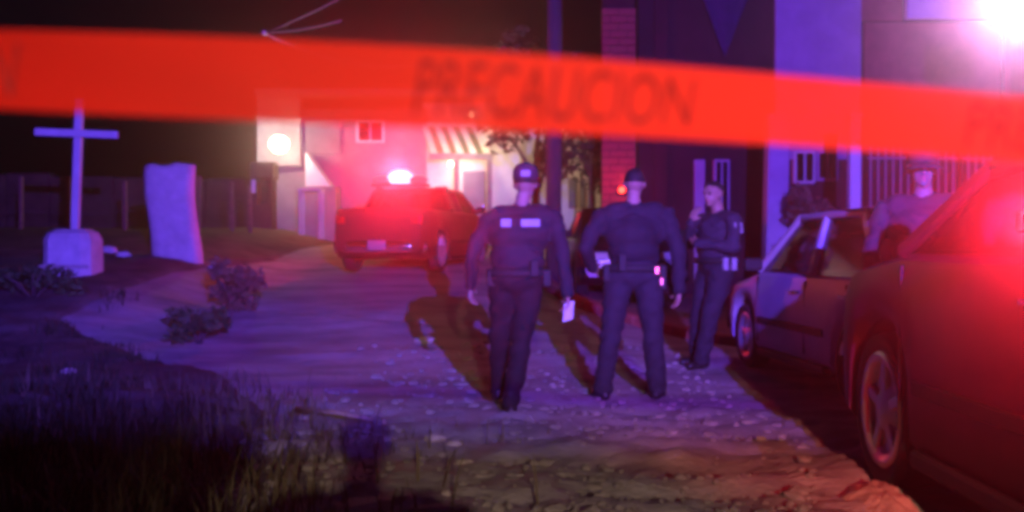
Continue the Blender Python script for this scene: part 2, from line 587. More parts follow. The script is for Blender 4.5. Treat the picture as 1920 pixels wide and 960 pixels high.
P_DARK = mat('red_glare_paint', (.07, .006, .008), .55, .15, 4, .02, spec=.2)  # red tone painted in for the red glare over the near car
P_GREY = mat('plum_grey_paint', (.27, .23, .32), .5, .1, 4, .02, spec=.2)
P_SILV = mat('silver_paint', (.30, .28, .33), .5, .08, 4, .02, spec=.2)
P_BLACK = mat('black_paint', (.012, .012, .014), .25, .1, 4, .02, spec=.6)
P_RED = mat('red_police_paint', (.035, .008, .009), .5, .12, 4, .02, spec=.2)

near = car('parked_car', 'dark car close to the camera with a big front wheel, right edge', 'car', (2.67, 4.06, .0), 0, P_DARK, 4.0, 1.6, 1.43, 'suv', .34, mirrors=False)
near.scale = (1.12, 1.12, 1.12)
mid = car('parked_car', 'dark sedan with a pale silver roof beside the leaning officer', 'car', (3.16, 9.22, 0), R(5), P_GREY, 4.3, 1.7, 1.49, 'sedan', .31, P_SILV)
front = car('parked_car', 'black car facing the camera behind the standing officer, headlights off', 'car', (1.78, 18.0, tz(1.78, 18) + .10), R(180), P_BLACK, 4.3, 1.7, 1.45, 'sedan', .31)
red_loc = (-1.56, 18.3, tz(-1.6, 18.3) - .03)
redcar = car('police_pickup', 'police pickup bathed in red light below the flashing beacon', 'pickup', red_loc, R(-12), P_RED, 4.6, 1.75, 1.46, 'pickup', .35)
redcar.scale = (.9, .9, .93)
# near car red beacon on its roof edge
bx, by, bz = 2.12, 4.36, 1.55
t = thing('roof_beacon', 'red rotating beacon on the roof of the near dark car', 'beacon', (bx, by, bz))
lathe('base', [(0, -.02), (.075, -.02), (.08, .02), (.06, .03), (0, .03)], PLASTIC, t, 20)
lathe('dome', [(.06, .03), (.062, .09), (.05, .13), (.025, .15), (0, .155)], emat('beacon_red', (1, .01, .015), 12), t, 20)
lamp('side_flash', (1.735, 3.60, 1.27), P_ROOF, (1, .012, .03), .04, spot=54, aim=(.95, 0, 1.12), blend=.8)
box('side_strobe', ((1.735 - 2.67) / 1.12, (3.68 - 4.06) / 1.12, 1.27 / 1.12), (.07, .07, .07), PLASTIC, near, .015)
lamp('flank_fill', (1.52, 2.25, 1.36), P_REDNEAR, (1, .01, .03), .05, spot=62, aim=(2.15, 5.4, .95), blend=.8)  # added lamp, reddens the near car's flank
box('fill_housing', ((1.52 - 2.67) / 1.12, (2.17 - 4.06) / 1.12, 1.36 / 1.12), (.10, .10, .10), PLASTIC, near, .02)  # invented casing and arm for the added flank lamp
bar('fill_arm', ((1.54 - 2.67) / 1.12, (2.15 - 4.06) / 1.12, 1.35 / 1.12), ((2.0 - 2.67) / 1.12, (2.15 - 4.06) / 1.12, 1.25 / 1.12), .03, PLASTIC, near)

# far police light bar and red light
rb = Vector(red_loc) + Vector((-.30, .05, 1.37))
lightbar('light_bar', 'blazing red and white light bar on the police pickup roof', rb, R(-12), [(.05, .001, .002), (1, .016, .022), (.05, .001, .002)], 70, .95, 1.25)
lamp('red_flash', rb + Vector((-.05, -.30, .22)), P_REDFAR, (1, .02, .06), .1)
lamp('red_beam', rb + Vector((.0, -.42, .20)), P_REDFAR * 9, (1, .02, .045), .12, spot=16, aim=(-.2, 0, 2.0), blend=.8)

# blue flasher behind the viewer, mast added; added plate shades the near road
LX, LY, LZ = 1.5, -2.5, 2.9
t = thing('flasher_mast', 'blue police flasher behind the viewer on an added mast with a light-blocking plate', 'light mast', (LX, LY, 0))
tube('pole', [(0, -.08, 0), (0, -.08, LZ - .12)], .035, PLASTIC, t, 10)
for a in (0, 120, 240):
    bar('leg', (0, -.08, .55), (math.cos(R(a)) * .5, -.08 + math.sin(R(a)) * .5, .02), .03, PLASTIC, t)
box('housing', (0, -.12, LZ), (.36, .16, .2), PLASTIC, t, .02)
box('visor', (0, .12, LZ - .136), (1.4, .56, .012), PLASTIC, t, .003)  # added blocker, keeps the blue light off the near road
box('lens', (0, -.03, LZ - .02), (.3, .02, .12), emat('flasher_blue', (.12, .06, 1), 5), t, .006)
lamp('blue_flash', (LX, LY + .0, LZ - .03), P_BLUE, (.14, .058, 1.0), .034)

# street lamp behind the viewer, warm
t = thing('street_lamp', 'street lamp on a pole behind the viewer', 'street lamp', (-2.15, -8.95, 0))
tube('pole', [(0, 0, 0), (0, 0, 2.0), (.15, .1, 2.85), (1.3, .5, 3.05), (2.9, .9, 3.08)], [.07, .06, .05, .04, .035], CONC, t, 10)
box('lamp_head', (3.1, .95, 3.06), (.5, .22, .12), PLASTIC, t, .03)
lamp('street_light', (.95, -8.0, 2.9), P_STREET, (1, .72, .58), .05, spot=25, aim=(1.05, 5, .25), blend=.6)

# ------------------------------------------------------------------ far house on the left
HZ = 1.12
PINKW = mat('plaster_grey', (.24, .20, .215), .9, .2, 2.5, .25)
WHITEP = mat('plaster_white', (.68, .65, .60), .9, .12, 2.5, .2)
DOORB = mat('door_blue_grey', (.16, .18, .25), .6, .15, 8, .1)
hs = thing('house', 'pale plastered house with lamplit corner behind the police pickup', 'house', (0, 0, 0))
D = 26.0
def hx(p): return (p - 960) / F * D
def hz(q): return CAMZ + (454 - q) / F * D
def slab(name, x0, x1, z0, z1, y0, th, m, parent, bevel=.015):
    return box(name, ((x0 + x1) / 2, y0 + th / 2, (z0 + z1) / 2), (abs(x1 - x0), th, abs(z1 - z0)), m, parent, bevel)
slab('wall', hx(490), hx(800), HZ - .3, 4.35, D, .3, PINKW, hs)
slab('parapet_wall', hx(486), hx(567), hz(313), 4.6, D - .22, .2, mat('plaster_cream', (.40, .37, .33), .9, .25, 2.5, .25), hs)
slab('recess_panel', hx(576), hx(640), hz(290), 4.1, D - .08, .07, PINKW, hs)
slab('wall', hx(792), hx(978), HZ - .3, 4.5, D + .02, .3, WHITEP, hs)
w_ = slab('window', hx(668), hx(722), hz(268), hz(225), D - .07, .06, WHITEP, hs)
slab('pane', hx(674), hx(694), hz(264), hz(229), D - .085, .012, GLASS, w_, .002)
slab('pane', hx(697), hx(717), hz(264), hz(229), D - .085, .012, GLASS, w_, .002)
slab('door_frame', hx(864), hx(914), HZ - .1, hz(314), D - .05, .06, WHITEP, hs)
dr = slab('door', hx(868), hx(910), HZ - .1, hz(321), D - .075, .04, DOORB, hs)
box('door_handle', (hx(906), D - .1, 2.05), (.03, .04, .1), CHROME, dr, .006)
# sloped white stair flank (triangle)
a, b, c = (hx(584), hz(290)), (hx(584), hz(352)), (hx(630), hz(352))
V = [(q[0], D - .75, q[1]) for q in (a, b, c)] + [(q[0], D - .1, q[1]) for q in (a, b, c)]
py_obj('stair_flank', V, [(0, 1, 2), (5, 4, 3), (0, 3, 4, 1), (1, 4, 5, 2), (2, 5, 3, 0)], WHITEP, hs)
slab('stair_base', hx(578), hx(640), HZ - .2, hz(352) - .003, D - .8, .75, PINKW, hs)
# roof slab
slab('roof', hx(484), hx(985), 4.62, 4.78, D - .4, 4, CONC, hs)
# awning with striped panels
aw = thing('awning', 'green and white striped awning over the lit doorway', 'awning', (0, 0, 0))
SG = mat('awning_green', (.10, .17, .09), .8, .15, 8, .1); SW = mat('awning_cream', (.72, .70, .60), .8, .1, 8, .1)
n = 9
for i in range(n):
    f0, f1 = i / n, (i + 1) / n - .004
    xt0, xt1 = hx(792) + (hx(895) - hx(792)) * f0, hx(792) + (hx(895) - hx(792)) * f1
    xb0, xb1 = hx(815) + (hx(921) - hx(815)) * f0, hx(815) + (hx(921) - hx(815)) * f1
    yt, yb, zt, zb = D - .05, D - 1.15, hz(236), CAMZ + (454 - 287) / F * (D - 1.15)
    V = [(xt0, yt, zt), (xt1, yt, zt), (xb1, yb, zb), (xb0, yb, zb)]
    V += [(v[0], v[1] + .02, v[2] - .03) for v in V]
    py_obj('panel', V, [(0, 1, 2, 3), (7, 6, 5, 4), (0, 4, 5, 1), (1, 5, 6, 2), (2, 6, 7, 3), (3, 7, 4, 0)], SG if i % 2 else SW, aw)
bar('beam', (hx(812), D - 1.18, zb - .08), (hx(926), D - 1.18, zb - .08), .08, CONC, aw, .13)
for p in (856, 918):
    x = hx(p) * (D - 1.18) / D
    bar('post', (x, D - 1.18, tz(x, D - 1.2) - .1), (x, D - 1.18, zb - .14), .11, CONC, aw)
# porch lamp & bulb above awning
pl = px(524, 262, D - .95)
t = thing('porch_lamp', 'blown out white porch lamp on the house corner', 'lamp', pl)
bar('bracket', (0, .74, .1), (0, .0, .1), .03, PLASTIC, t)
lathe('shade', [(.03, .09), (.09, .05), (.10, .035)], PLASTIC, t, 20)
lathe('bulb', [(0, .08), (.10, .06), (.18, -.01), (.21, -.10), (.18, -.19), (.10, -.27), (0, -.30)], emat('bulb_warm', (1, .80, .52), 40), t, 20)
lamp('porch_light', pl + Vector((.02, -.3, -.10)), P_PORCH, (1, .80, .56), .12)
ab = px(884, 212, D - 1.7)
t = thing('bulb_lamp', 'bare bulb shining above the striped awning', 'lamp', ab)
tube('cord', [(0, 0, .05), (0, .9, .35), (0, 1.5, .4)], .012, PLASTIC, t, 6)
lathe('bulb', [(0, .05), (.03, .03), (.06, -.03), (.04, -.08), (0, -.09)], emat('bulb_warm2', (1, .84, .6), 10), t, 16)
lamp('awning_light', ab + Vector((0, -.15, -.05)), P_AWNING, (1, .84, .58), .08)
# lamp under the awning
ub = px(845, 306, D - .7)
t = thing('ceiling_bulb', 'small bulb under the striped awning lighting the door', 'lamp', ub)
lathe('bulb', [(0, .05), (.03, .03), (.05, -.03), (.03, -.07), (0, -.08)], emat('bulb_warm2', (1, .84, .6), 10), t, 16)
tube('cord', [(0, 0, .04), (0, 0, .2)], .01, PLASTIC, t, 6)
lamp('doorway_light', ub + Vector((.1, -.15, -.05)), 55, (1, .84, .60), .08)

# gate post at the house corner with a meter niche
gp = thing('gate_post', 'rough masonry gate post with a dark niche below the porch lamp', 'gate post', (0, 0, 0))
gx0, gx1 = (476 - 960) / F * 24.8, (514 - 960) / F * 24.8
slab('shaft', gx0, gx1, HZ - .2, 2.05, 24.6, .5, ADOBE, gp)
slab('side_wall', gx0, gx0 + .12, 2.05 + .002, 2.62, 24.6, .5, ADOBE, gp)
slab('side_wall', gx1 - .08, gx1, 2.05 + .002, 2.62, 24.6, .5, ADOBE, gp)
slab('back_wall', gx0 + .12, gx1 - .08, 2.05 + .002, 2.62, 24.95, .15, PLASTIC, gp)
slab('cap_block', gx0 - .04, gx1 + .04, 2.622, 3.0, 24.56, .58, ADOBE, gp)
slab('meter_box', gx0 + .01, gx0 + .1, 2.3, 2.6, 24.52, .075, WHITEP, gp)
# small white table
tb = thing('table', 'small white table in front of the house wall', 'table', (hx(584) * 24.6 / D, 24.6, tz(-4.5, 24.6)))
box('top', (0, 0, 1.06), (.52, .5, .05), WHITEP, tb)
for sx in (-1, 1):
    for sy in (-1, 1):
        box('leg', (sx * .22, sy * .2, .5), (.05, .05, 1.06), WHITEP, tb, .006)

# lit neighbour wall with window between trees
nb = thing('house', 'lamplit cream house corner with narrow windows behind the tree', 'house', (0, 0, 0))
DD = 30.0
def nx_(p): return (p - 960) / F * DD
def nz_(q): return CAMZ + (454 - q) / F * DD
slab('wall', nx_(955), nx_(1135), .6, 5.0, DD, .3, WHITEP, nb)
for a, b in ((1066, 1082), (1086, 1098)):
    f = slab('window', nx_(a), nx_(b), nz_(390), nz_(335), DD - .06, .05, WOOD, nb)
    slab('pane', nx_(a) + .03, nx_(b) - .03, nz_(388), nz_(337), DD - .075, .012, DOORB, f, .002)
slab('roof', nx_(950), nx_(1140), 5.0, 5.15, DD - .3, 3, CONC, nb)
lamp('neighbour_light', (nx_(1040), DD - 1.6, 3.3), 60, (1, .82, .5), .08)
t = thing('wall_bulb', 'small warm bulb on the cream wall behind the tree', 'lamp', (nx_(1040), DD - 1.45, 3.3))
lathe('bulb', [(0, .05), (.03, .03), (.05, -.03), (.03, -.07), (0, -.08)], emat('bulb_warm2', (1, .84, .6), 10), t, 16)
bar('bracket', (0, 0, .06), (0, 1.4, .06), .03, PLASTIC, t)

# ------------------------------------------------------------------ left wall and wire fence
bwall = thing('garden_wall', 'long dark earthen wall behind the cross', 'wall', (0, 0, 0))
xa = -20.0
random.seed(11)
while xa < -6.9:
    wd = random.uniform(1.1, 1.9)
    top = 2.85 + random.uniform(-.12, .12)
    slab('wall_section', xa, min(xa + wd, -6.6) - .01, .9, top, 28 + random.uniform(-.02, .02), .35, ADOBE, bwall, .04)
    xa += wd
wf = thing('wire_fence', 'wire fence with thin posts running behind the white slab', 'fence', (0, 0, 0))
for p in (40, 130, 235, 300, 372, 436, 470):
    x = (p - 960) / F * 22
    zz = tz(x, 22)
    bar('post', (x, 22, zz - .1), (x + random.uniform(-.06, .06), 22, zz + 1.0 + random.uniform(-.1, .15)), .07, WOOD, wf)
for q in (386, 410, 432):
    pts = [((p - 960) / F * 21.95, 21.95, CAMZ + (454 - q + 3 * math.sin(p * .03)) / F * 22 + .12) for p in range(-40, 480, 26)]
    tube('wire', pts, .008, BARK, wf, 5)

# ------------------------------------------------------------------ cross, slab and rubble on the left
cd = 15.0
cx = (138 - 960) / F * cd
cz = tz(cx, cd) - .03
cr = thing('memorial_cross', 'white wooden roadside cross leaning on a square concrete base', 'cross', (cx, cd, cz))
lean = Matrix.Rotation(R(2.2), 4, 'Y')
def lp(x, z, y=0): return tuple(lean @ Vector((x, y, z)))
bm = bmesh.new()
hb = .64; w0, w1 = .335, .315
for j, (wd, zz) in enumerate(((w0, -.1), (w0, .02), (w0 * .98, .2), (w1 + .01, .5), (w1 - .03, .585), (w1 - .12, hb), )):
    for k in range(16):
        a = 2 * math.pi * k / 16 + math.pi / 16
        c, s = math.cos(a), math.sin(a)
        q = 1 / max(abs(c), abs(s)) * .85 + .15 * 1.05
        j_ = 1 + .03 * mnoise.noise(Vector((c * 2, s * 2, zz * 4)))
        bm.verts.new((c * q * wd * j_, s * q * wd * j_, zz + .012 * mnoise.noise(Vector((c * 3, s * 3, zz * 9)))))
bm.verts.ensure_lookup_table()
for j in range(5):
    for k in range(16):
        bm.faces.new((bm.verts[j * 16 + k], bm.verts[j * 16 + (k + 1) % 16], bm.verts[j * 16 + 16 + (k + 1) % 16], bm.verts[j * 16 + 16 + k]))
bm.faces.new([bm.verts[80 + k] for k in range(16)])
bm_obj('base', bm, WHITEW, cr, False)
bar('base_band', (-.33, -.325, .14), (.33, -.325, .14), .03, CONC, cr, .05, .008)
H_ = 2.42
bar('upright', lp(0.0, .5), lp(0.0, H_), .10, CROSSP, cr, .10, .01)
za = CAMZ + (454 - 251) / F * cd - cz
bar('crossbar', lp(-.565, za + .0, -.075), lp(.565, za - .0, -.075), .05, CROSSP, cr, .10, .01)
for s in (-1, 1):
    lathe('bolt', [(0, -.012), (.016, -.012), (.016, 0)], RIM, cr, 10, M=Matrix.Translation(lp(.03 * s, za + .03 * s, -.105)) @ Matrix.Rotation(R(90), 4, 'X'))

sd = 17.0
sx_ = (327 - 960) / F * sd
sz = tz(sx_, sd) - .04
V, Fc = [], []
nu, nv = 15, 19
for side in (0, 1):
    for j in range(nv):
        f = j / (nv - 1)
        wl = -.40 + .05 * math.sin(f * 5 + .5) - .02 * f
        wr_ = .40 + .05 * math.sin(f * 4.2 + 1.6) - .04 * f
        for i in range(nu):
            g = i / (nu - 1)
            x = wl + (wr_ - wl) * g
            top = 1.46 + .016 * math.sin(g * 11) + .025 * mnoise.noise(Vector((g * 7, 2, 0))) + .03 * g
            z = -.15 + (top + .15) * f
            th = .17 * (1 - (2 * g - 1) ** 4) ** .5 * (1 - .3 * f ** 6) + .02
            nz__ = .03 * mnoise.noise(Vector((x * 4, z * 4, side * 9))) + .015 * mnoise.noise(Vector((x * 12, z * 12, side)))
            V.append((x, (-th + nz__) if side == 0 else th + nz__, z))
N = nu * nv
for j in range(nv - 1):
    for i in range(nu - 1):
        a = j * nu + i
        Fc.append((a, a + 1, a + nu + 1, a + nu)); Fc.append((N + a, N + a + nu, N + a + nu + 1, N + a + 1))
edge = list(range(nu)) + [j * nu + nu - 1 for j in range(1, nv)] + [(nv - 1) * nu + i for i in range(nu - 2, -1, -1)] + [j * nu for j in range(nv - 2, 0, -1)]
for a, b in zip(edge, edge[1:] + edge[:1]): Fc.append((a, a + N, b + N, b))
so = py_obj('standing_slab', V, Fc, WHITEW, None, True)
so.location = (sx_, sd, sz)
tag(so, 'tall whitewashed rough slab with ragged top right of the cross', 'slab')

def rock(name, loc, r, m, label, cat='rock', squash=.6, seed=0, group=None):
    bm = bmesh.new()
    bmesh.ops.create_icosphere(bm, subdivisions=3, radius=1)
    for v in bm.verts:
        k = 1 + .35 * mnoise.noise(v.co * 1.3 + Vector((seed * 7, 0, 0))) + .12 * mnoise.noise(v.co * 4 + Vector((0, seed, 0)))
        v.co = Vector((v.co.x * r[0] * k, v.co.y * r[1] * k, v.co.z * r[2] * k))
    o = bm_obj(name, bm, m, None, True)
    o.location = loc
    return tag(o, label, cat, group)

def gpx(x, y):
    """point where a photograph pixel meets the ground"""
    best = None
    for d in np.arange(2.5, 30, .05):
        X = (x - 960) / F * d
        if CAMZ + (454 - y) / F * d <= tz(X, d):
            return X, float(d), gz(X, d)
    return X, 30.0, 1.2

for k, (x0, y0, r_, lb) in enumerate([
    (206, 474, (.14, .08, .07), 'pale rubble block just right of the cross base'),
    (232, 482, (.12, .08, .05), 'smaller pale rubble block lying lower, right of the cross base'),
    (128, 702, (.075, .05, .035), 'pale stone in the dark grass at far left'),
    (405, 506, (.13, .08, .05), 'crumpled pale scrap right of the whitewashed slab'),
    (795, 648, (.10, .06, .05), 'pale stone on the road left of the walking officer'),
    (730, 830, (.05, .035, .022), 'pale pebble above the dark shadow in the foreground, left one'),
    (815, 832, (.065, .04, .03), 'pale pebble above the dark shadow in the foreground, right one'),
    (850, 835, (.045, .035, .024), 'small stone right of the dark foreground shadow'),
    (870, 868, (.06, .03, .02), 'flat stone right of the dark foreground shadow, lower'),
    (835, 930, (.03, .02, .02), 'tiny pale pebble at the bottom, right of the dark shadow'),
]):
    X, Y, Z = gpx(x0, y0)
    rock('stone', (X, Y, Z + r_[2] * .5), r_, WHITEW if k < 2 or k == 3 else STONE, lb, 'stone', seed=k)

# pale heap stands in for light falling under the near car
LIT_PATCH = mat('light_patch', (.42, .35, .26), .95, .2, 8, .3, bscale=60)
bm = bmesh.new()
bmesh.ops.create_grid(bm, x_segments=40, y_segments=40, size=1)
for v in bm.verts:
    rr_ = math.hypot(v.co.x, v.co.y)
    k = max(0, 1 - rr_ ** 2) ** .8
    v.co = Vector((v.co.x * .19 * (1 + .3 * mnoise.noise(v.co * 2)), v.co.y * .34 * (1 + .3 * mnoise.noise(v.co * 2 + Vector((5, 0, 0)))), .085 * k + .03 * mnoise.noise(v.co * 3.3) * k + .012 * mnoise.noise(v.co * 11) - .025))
hp = bm_obj('light_patch_heap', bm, LIT_PATCH, None, True)
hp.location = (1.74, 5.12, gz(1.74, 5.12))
tag(hp, 'pale heap standing in for the patch of light beside the near tyre', 'sand heap')

X, Y, Z = gpx(550, 776); X2, Y2, Z2 = gpx(722, 806)
o = tube('stick', [(X, Y, Z + .03), ((X + X2) / 2, (Y + Y2) / 2, (Z + Z2) / 2 + .05), (X2, Y2, Z2 + .03)], [.016, .018, .012], mat('stick_wood', (.35, .26, .2), .8, .2), None, 7)
tag(o, 'long bare stick lying on the ground above the dark foreground shadow', 'stick')

# loose gravel and clods on the near road
rg_ = random.Random(77)
V, Fc = [], []
ico = bmesh.new(); bmesh.ops.create_icosphere(ico, subdivisions=1, radius=1)
iv = [v.co.copy() for v in ico.verts]; iff = [tuple(v.index for v in f.verts) for f in ico.faces]; ico.free()
for i in range(5200):
    y_ = 3.9 + 8 * rg_.random() ** 1.5
    x_ = rg_.uniform(-.42, .28) * y_
    if not (-1.6 < x_ < 1.75): continue
    if mnoise.noise(Vector((x_ * 1.2, y_ * .9, 3))) < -.05 and rg_.random() < .75: continue
    r0 = .008 + .03 * rg_.random() ** 4
    z_ = gz(x_, y_) + r0 * .25
    k = len(V); sx, sy, sz_ = r0 * rg_.uniform(.8, 1.8), r0 * rg_.uniform(.7, 1.2), r0 * rg_.uniform(.5, .9)
    for q in iv:
        j_ = rg_.uniform(.75, 1.2)
        V.append((x_ + q.x * sx * j_, y_ + q.y * sy * j_, z_ + q.z * sz_ * j_))
    Fc += [tuple(k + a for a in f) for f in iff]
gv = py_obj('gravel', V, Fc, mat('gravel', (.20, .18, .16), .9, .45, 14, .3))
tag(gv, 'loose gravel and clods strewn over the foreground road', 'gravel', kind='stuff')

# ------------------------------------------------------------------ vegetation
def leaves(name, cen, rad, n, size, m, parent, seed, shell=.35):
    rg = random.Random(seed)
    V, Fc = [], []
    blobs = [(Vector((rg.uniform(-.75, .75) * rad[0], rg.uniform(-.75, .75) * rad[1], rg.uniform(-.7, .8) * rad[2])), rg.uniform(.25, .5)) for _ in range(12)]
    for i in range(n):
        b, s = rg.choice(blobs)
        d = Vector((rg.gauss(0, 1), rg.gauss(0, 1), rg.gauss(0, 1))).normalized() * (rg.random() ** .5)
        p = Vector(cen) + b + Vector((d.x * rad[0] * s, d.y * rad[1] * s, d.z * rad[2] * s))
        a = Vector((rg.gauss(0, 1), rg.gauss(0, 1), rg.gauss(0, .7))).normalized()
        c = a.cross(Vector((rg.gauss(0, 1), rg.gauss(0, 1), rg.gauss(0, 1)))).normalized()
        s2 = size * rg.uniform(.6, 1.3)
        k = len(V)
        V += [p - a * s2, p + c * s2 * .4, p + a * s2, p - c * s2 * .4]
        Fc.append((k, k + 1, k + 2, k + 3))
    return py_obj(name, V, Fc, m, parent)

def tree(label, loc, h, crown_c, crown_r, n, seed, leafm=LEAF):
    t = thing('tree', label, 'tree', loc)
    rg = random.Random(seed)
    pts = [Vector((0, 0, -.1)), Vector((rg.uniform(-.05, .05), 0, h * .4)), Vector((rg.uniform(-.1, .1), 0, h))]
    tube('trunk', pts, [.14, .1, .05], BARK, t, 9)
    for k in range(6):
        a = rg.uniform(0, 6.28); z0 = h * rg.uniform(.5, .9)
        e = Vector((math.cos(a) * crown_r[0] * .7, math.sin(a) * crown_r[1] * .7, crown_c[2] + rg.uniform(-.3, .5) * crown_r[2]))
        tube('limb', [Vector((0, 0, z0)), Vector((e.x * .5, e.y * .5, (z0 + e.z) / 2 + .1)), e], [.05, .035, .015], BARK, t, 6)
    leaves('crown', crown_c, crown_r, n, .10, leafm, t, seed)
    return t
tx = (1003 - 960) / F * 22.5
tree('dark leafy tree in front of the lamplit house, behind the walking officer', (tx, 22.5, tz(tx, 22.5)), 2.4, (.15, 0, 3.1), (1.1, .9, 1.35), 2600, 5)
tx = (1110 - 960) / F * 24
tree('dark tree beside the red lit brick pillar', (tx, 24, tz(tx, 24)), 3.0, (.1, 0, 3.4), (.8, .8, 1.6), 1800, 9)

def shrub(label, loc, r, n, m, seed, size=.06):
    t = thing('shrub', label, 'shrub', loc)
    rg = random.Random(seed)
    for k in range(6):
        a = rg.uniform(0, 6.28)
        tube('stem', [(0, 0, -.05), (math.cos(a) * r[0] * .3, math.sin(a) * r[1] * .3, r[2] * .8), (math.cos(a) * r[0] * .7, math.sin(a) * r[1] * .7, r[2] * 1.4)], [.02, .014, .006], BARK, t, 5)
    leaves('foliage', (0, 0, r[2] * .9), r, n, size, m, t, seed)
    return t
X, Y, Z = gpx(440, 585)
shrub('dry brown shrub at the road edge below the whitewashed slab', (X, Y, Z), (.42, .35, .35), 900, DRYL, 3)
X, Y, Z = gpx(372, 640)
shrub('low dark green shrub in front of the dry brown shrub', (X, Y, Z), (.34, .3, .22), 700, LEAF, 4, .05)
X, Y, Z = gpx(60, 560)
shrub('low dark shrub at the far left below the cross', (X, Y, Z), (.7, .4, .2), 800, LEAF, 6, .05)
shrub('dark rounded shrub behind the pale car roof', ((1540 - 960) / F * 16.5, 16.5, tz(4.6, 16.5) + .1), (.62, .6, .95), 2600, DRYL, 8, .07)

def grass(name, spots, m, label, seed):
    rg = random.Random(seed)
    V, Fc = [], []
    for (cx_, cy_, sx2, sy2, n, h) in spots:
        for i in range(n):
            x = rg.gauss(cx_, sx2); y_ = rg.gauss(cy_, sy2)
            if y_ < 2.0: continue
            lx, _ = road_edges(y_)
            if x > lx + .5 and y_ > 7: continue
            z = gz(x, y_) - .01
            hh = h * rg.uniform(.4, 1.3)
            a = rg.uniform(0, 6.28); ln = rg.uniform(.1, .7) * hh
            w = .005 + .004 * rg.random()
            wx, wy = -math.sin(a) * w, math.cos(a) * w
            dx, dy = math.cos(a) * ln, math.sin(a) * ln
            k = len(V)
            V += [(x - wx, y_ - wy, z), (x + wx, y_ + wy, z), (x + dx * .4 + wx * .7, y_ + dy * .4 + wy * .7, z + hh * .6), (x + dx * .4 - wx * .7, y_ + dy * .4 - wy * .7, z + hh * .6), (x + dx, y_ + dy, z + hh)]
            Fc += [(k, k + 1, k + 2, k + 3), (k + 3, k + 2, k + 4)]
    o = py_obj(name, V, Fc, m)
    return tag(o, label, 'grass', kind='stuff')
GRS = mat('grass_blade', (.028, .034, .014), .8, .5, 2, 0)
GRD = mat('dry_grass_blade', (.09, .075, .04), .8, .5, 2, 0)
spots = []
_rg = random.Random(5)
for _ in range(46):
    yy = _rg.uniform(3.6, 7.6)
    spots.append((_rg.uniform(-.50, -.27) * yy - .1, yy, _rg.uniform(.05, .16), _rg.uniform(.05, .16), _rg.randint(25, 90), _rg.uniform(.07, .27)))
for _ in range(24):
    yy = _rg.uniform(8, 14)
    spots.append((_rg.uniform(-.5, -.32) * yy, yy, _rg.uniform(.08, .2), _rg.uniform(.08, .2), _rg.randint(20, 60), _rg.uniform(.06, .16)))
grass('grass', spots, GRS, 'dark rough grass covering the left foreground verge', 21)
spots2 = [(-1.5, 4.4, .4, .5, 500, .28), (-2.0, 6.2, .7, 1.0, 600, .22), (-1.1, 6.6, .3, .5, 160, .08), (-.35, 6.9, .4, .2, 60, .05), (-2.6, 8.6, .7, .5, 250, .12)]
grass('dry_grass', spots2, GRD, 'sparse dry straw coloured grass along the verge edge', 22)

# ------------------------------------------------------------------ buildings on the right
BD = 21.0
def bx_(p): return (p - 960) / F * BD
def bz_(q): return CAMZ + (454 - q) / F * BD
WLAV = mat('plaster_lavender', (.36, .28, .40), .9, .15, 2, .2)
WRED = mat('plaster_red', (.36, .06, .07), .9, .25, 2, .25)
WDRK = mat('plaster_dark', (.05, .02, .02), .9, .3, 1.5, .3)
bd = thing('building', 'tall house front with red and pale plaster panels at upper right', 'building', (0, 0, 0))
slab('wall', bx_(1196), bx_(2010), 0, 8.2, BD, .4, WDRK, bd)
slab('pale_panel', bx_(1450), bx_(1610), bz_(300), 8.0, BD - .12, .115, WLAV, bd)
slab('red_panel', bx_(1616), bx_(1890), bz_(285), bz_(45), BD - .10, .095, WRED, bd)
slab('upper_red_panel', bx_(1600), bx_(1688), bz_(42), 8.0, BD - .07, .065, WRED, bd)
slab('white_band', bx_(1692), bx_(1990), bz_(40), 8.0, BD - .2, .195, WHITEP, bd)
slab('pilaster', bx_(1225), bx_(1250), 0, 8.0, BD - .1, .095, WDRK, bd)
slab('pilaster', bx_(1300), bx_(1320), 0, bz_(300), BD - .1, .095, WLAV, bd)
for (a, b, q0, q1, m) in ((1484, 1524, 345, 284, WHITEP), (1526, 1566, 340, 284, WLAV), (1335, 1365, 420, 300, WLAV)):
    f = slab('window', bx_(a), bx_(b), bz_(q0), bz_(q1), BD - .17, .16, m, bd)
    xm = (bx_(a) + bx_(b)) / 2
    slab('pane', bx_(a) + .05, xm - .02, bz_(q0) + .05, bz_(q1) - .05, BD - .185, .012, GLASS, f, .002)
    slab('pane', xm + .02, bx_(b) - .05, bz_(q0) + .05, bz_(q1) - .05, BD - .185, .012, GLASS, f, .002)
slab('cornice', bx_(1190), bx_(2015), 8.0, 8.25, BD - .3, .7, CONC, bd)

# hanging triangular pennant
pn = thing('pennant', 'dark purple triangular pennant hanging on the house front', 'pennant', (0, 0, 0))
V, Fc = [], []
a, b, c = Vector((bx_(1308), 0, bz_(-10))), Vector((bx_(1402), 0, bz_(-10))), Vector((bx_(1354), 0, bz_(112)))
for j in range(9):
    f = j / 8
    for i in range(9):
        g = i / 8
        p = a.lerp(c, f).lerp(b.lerp(c, f), g)
        V.append((p.x, BD - .2 + .04 * math.sin(g * 9) * (1 - f), p.z))
for j in range(8):
    for i in range(8):
        k = j * 9 + i; Fc.append((k, k + 1, k + 10, k + 9))
cl = py_obj('cloth', V, Fc, mat('pennant_cloth', (.04, .012, .07), .8, .2), pn, True)
sm = cl.modifiers.new('thickness', 'SOLIDIFY'); sm.thickness = .012
bar('rod', (bx_(1300), BD - .2, bz_(-12)), (bx_(1410), BD - .2, bz_(-12)), .03, WOOD, pn)

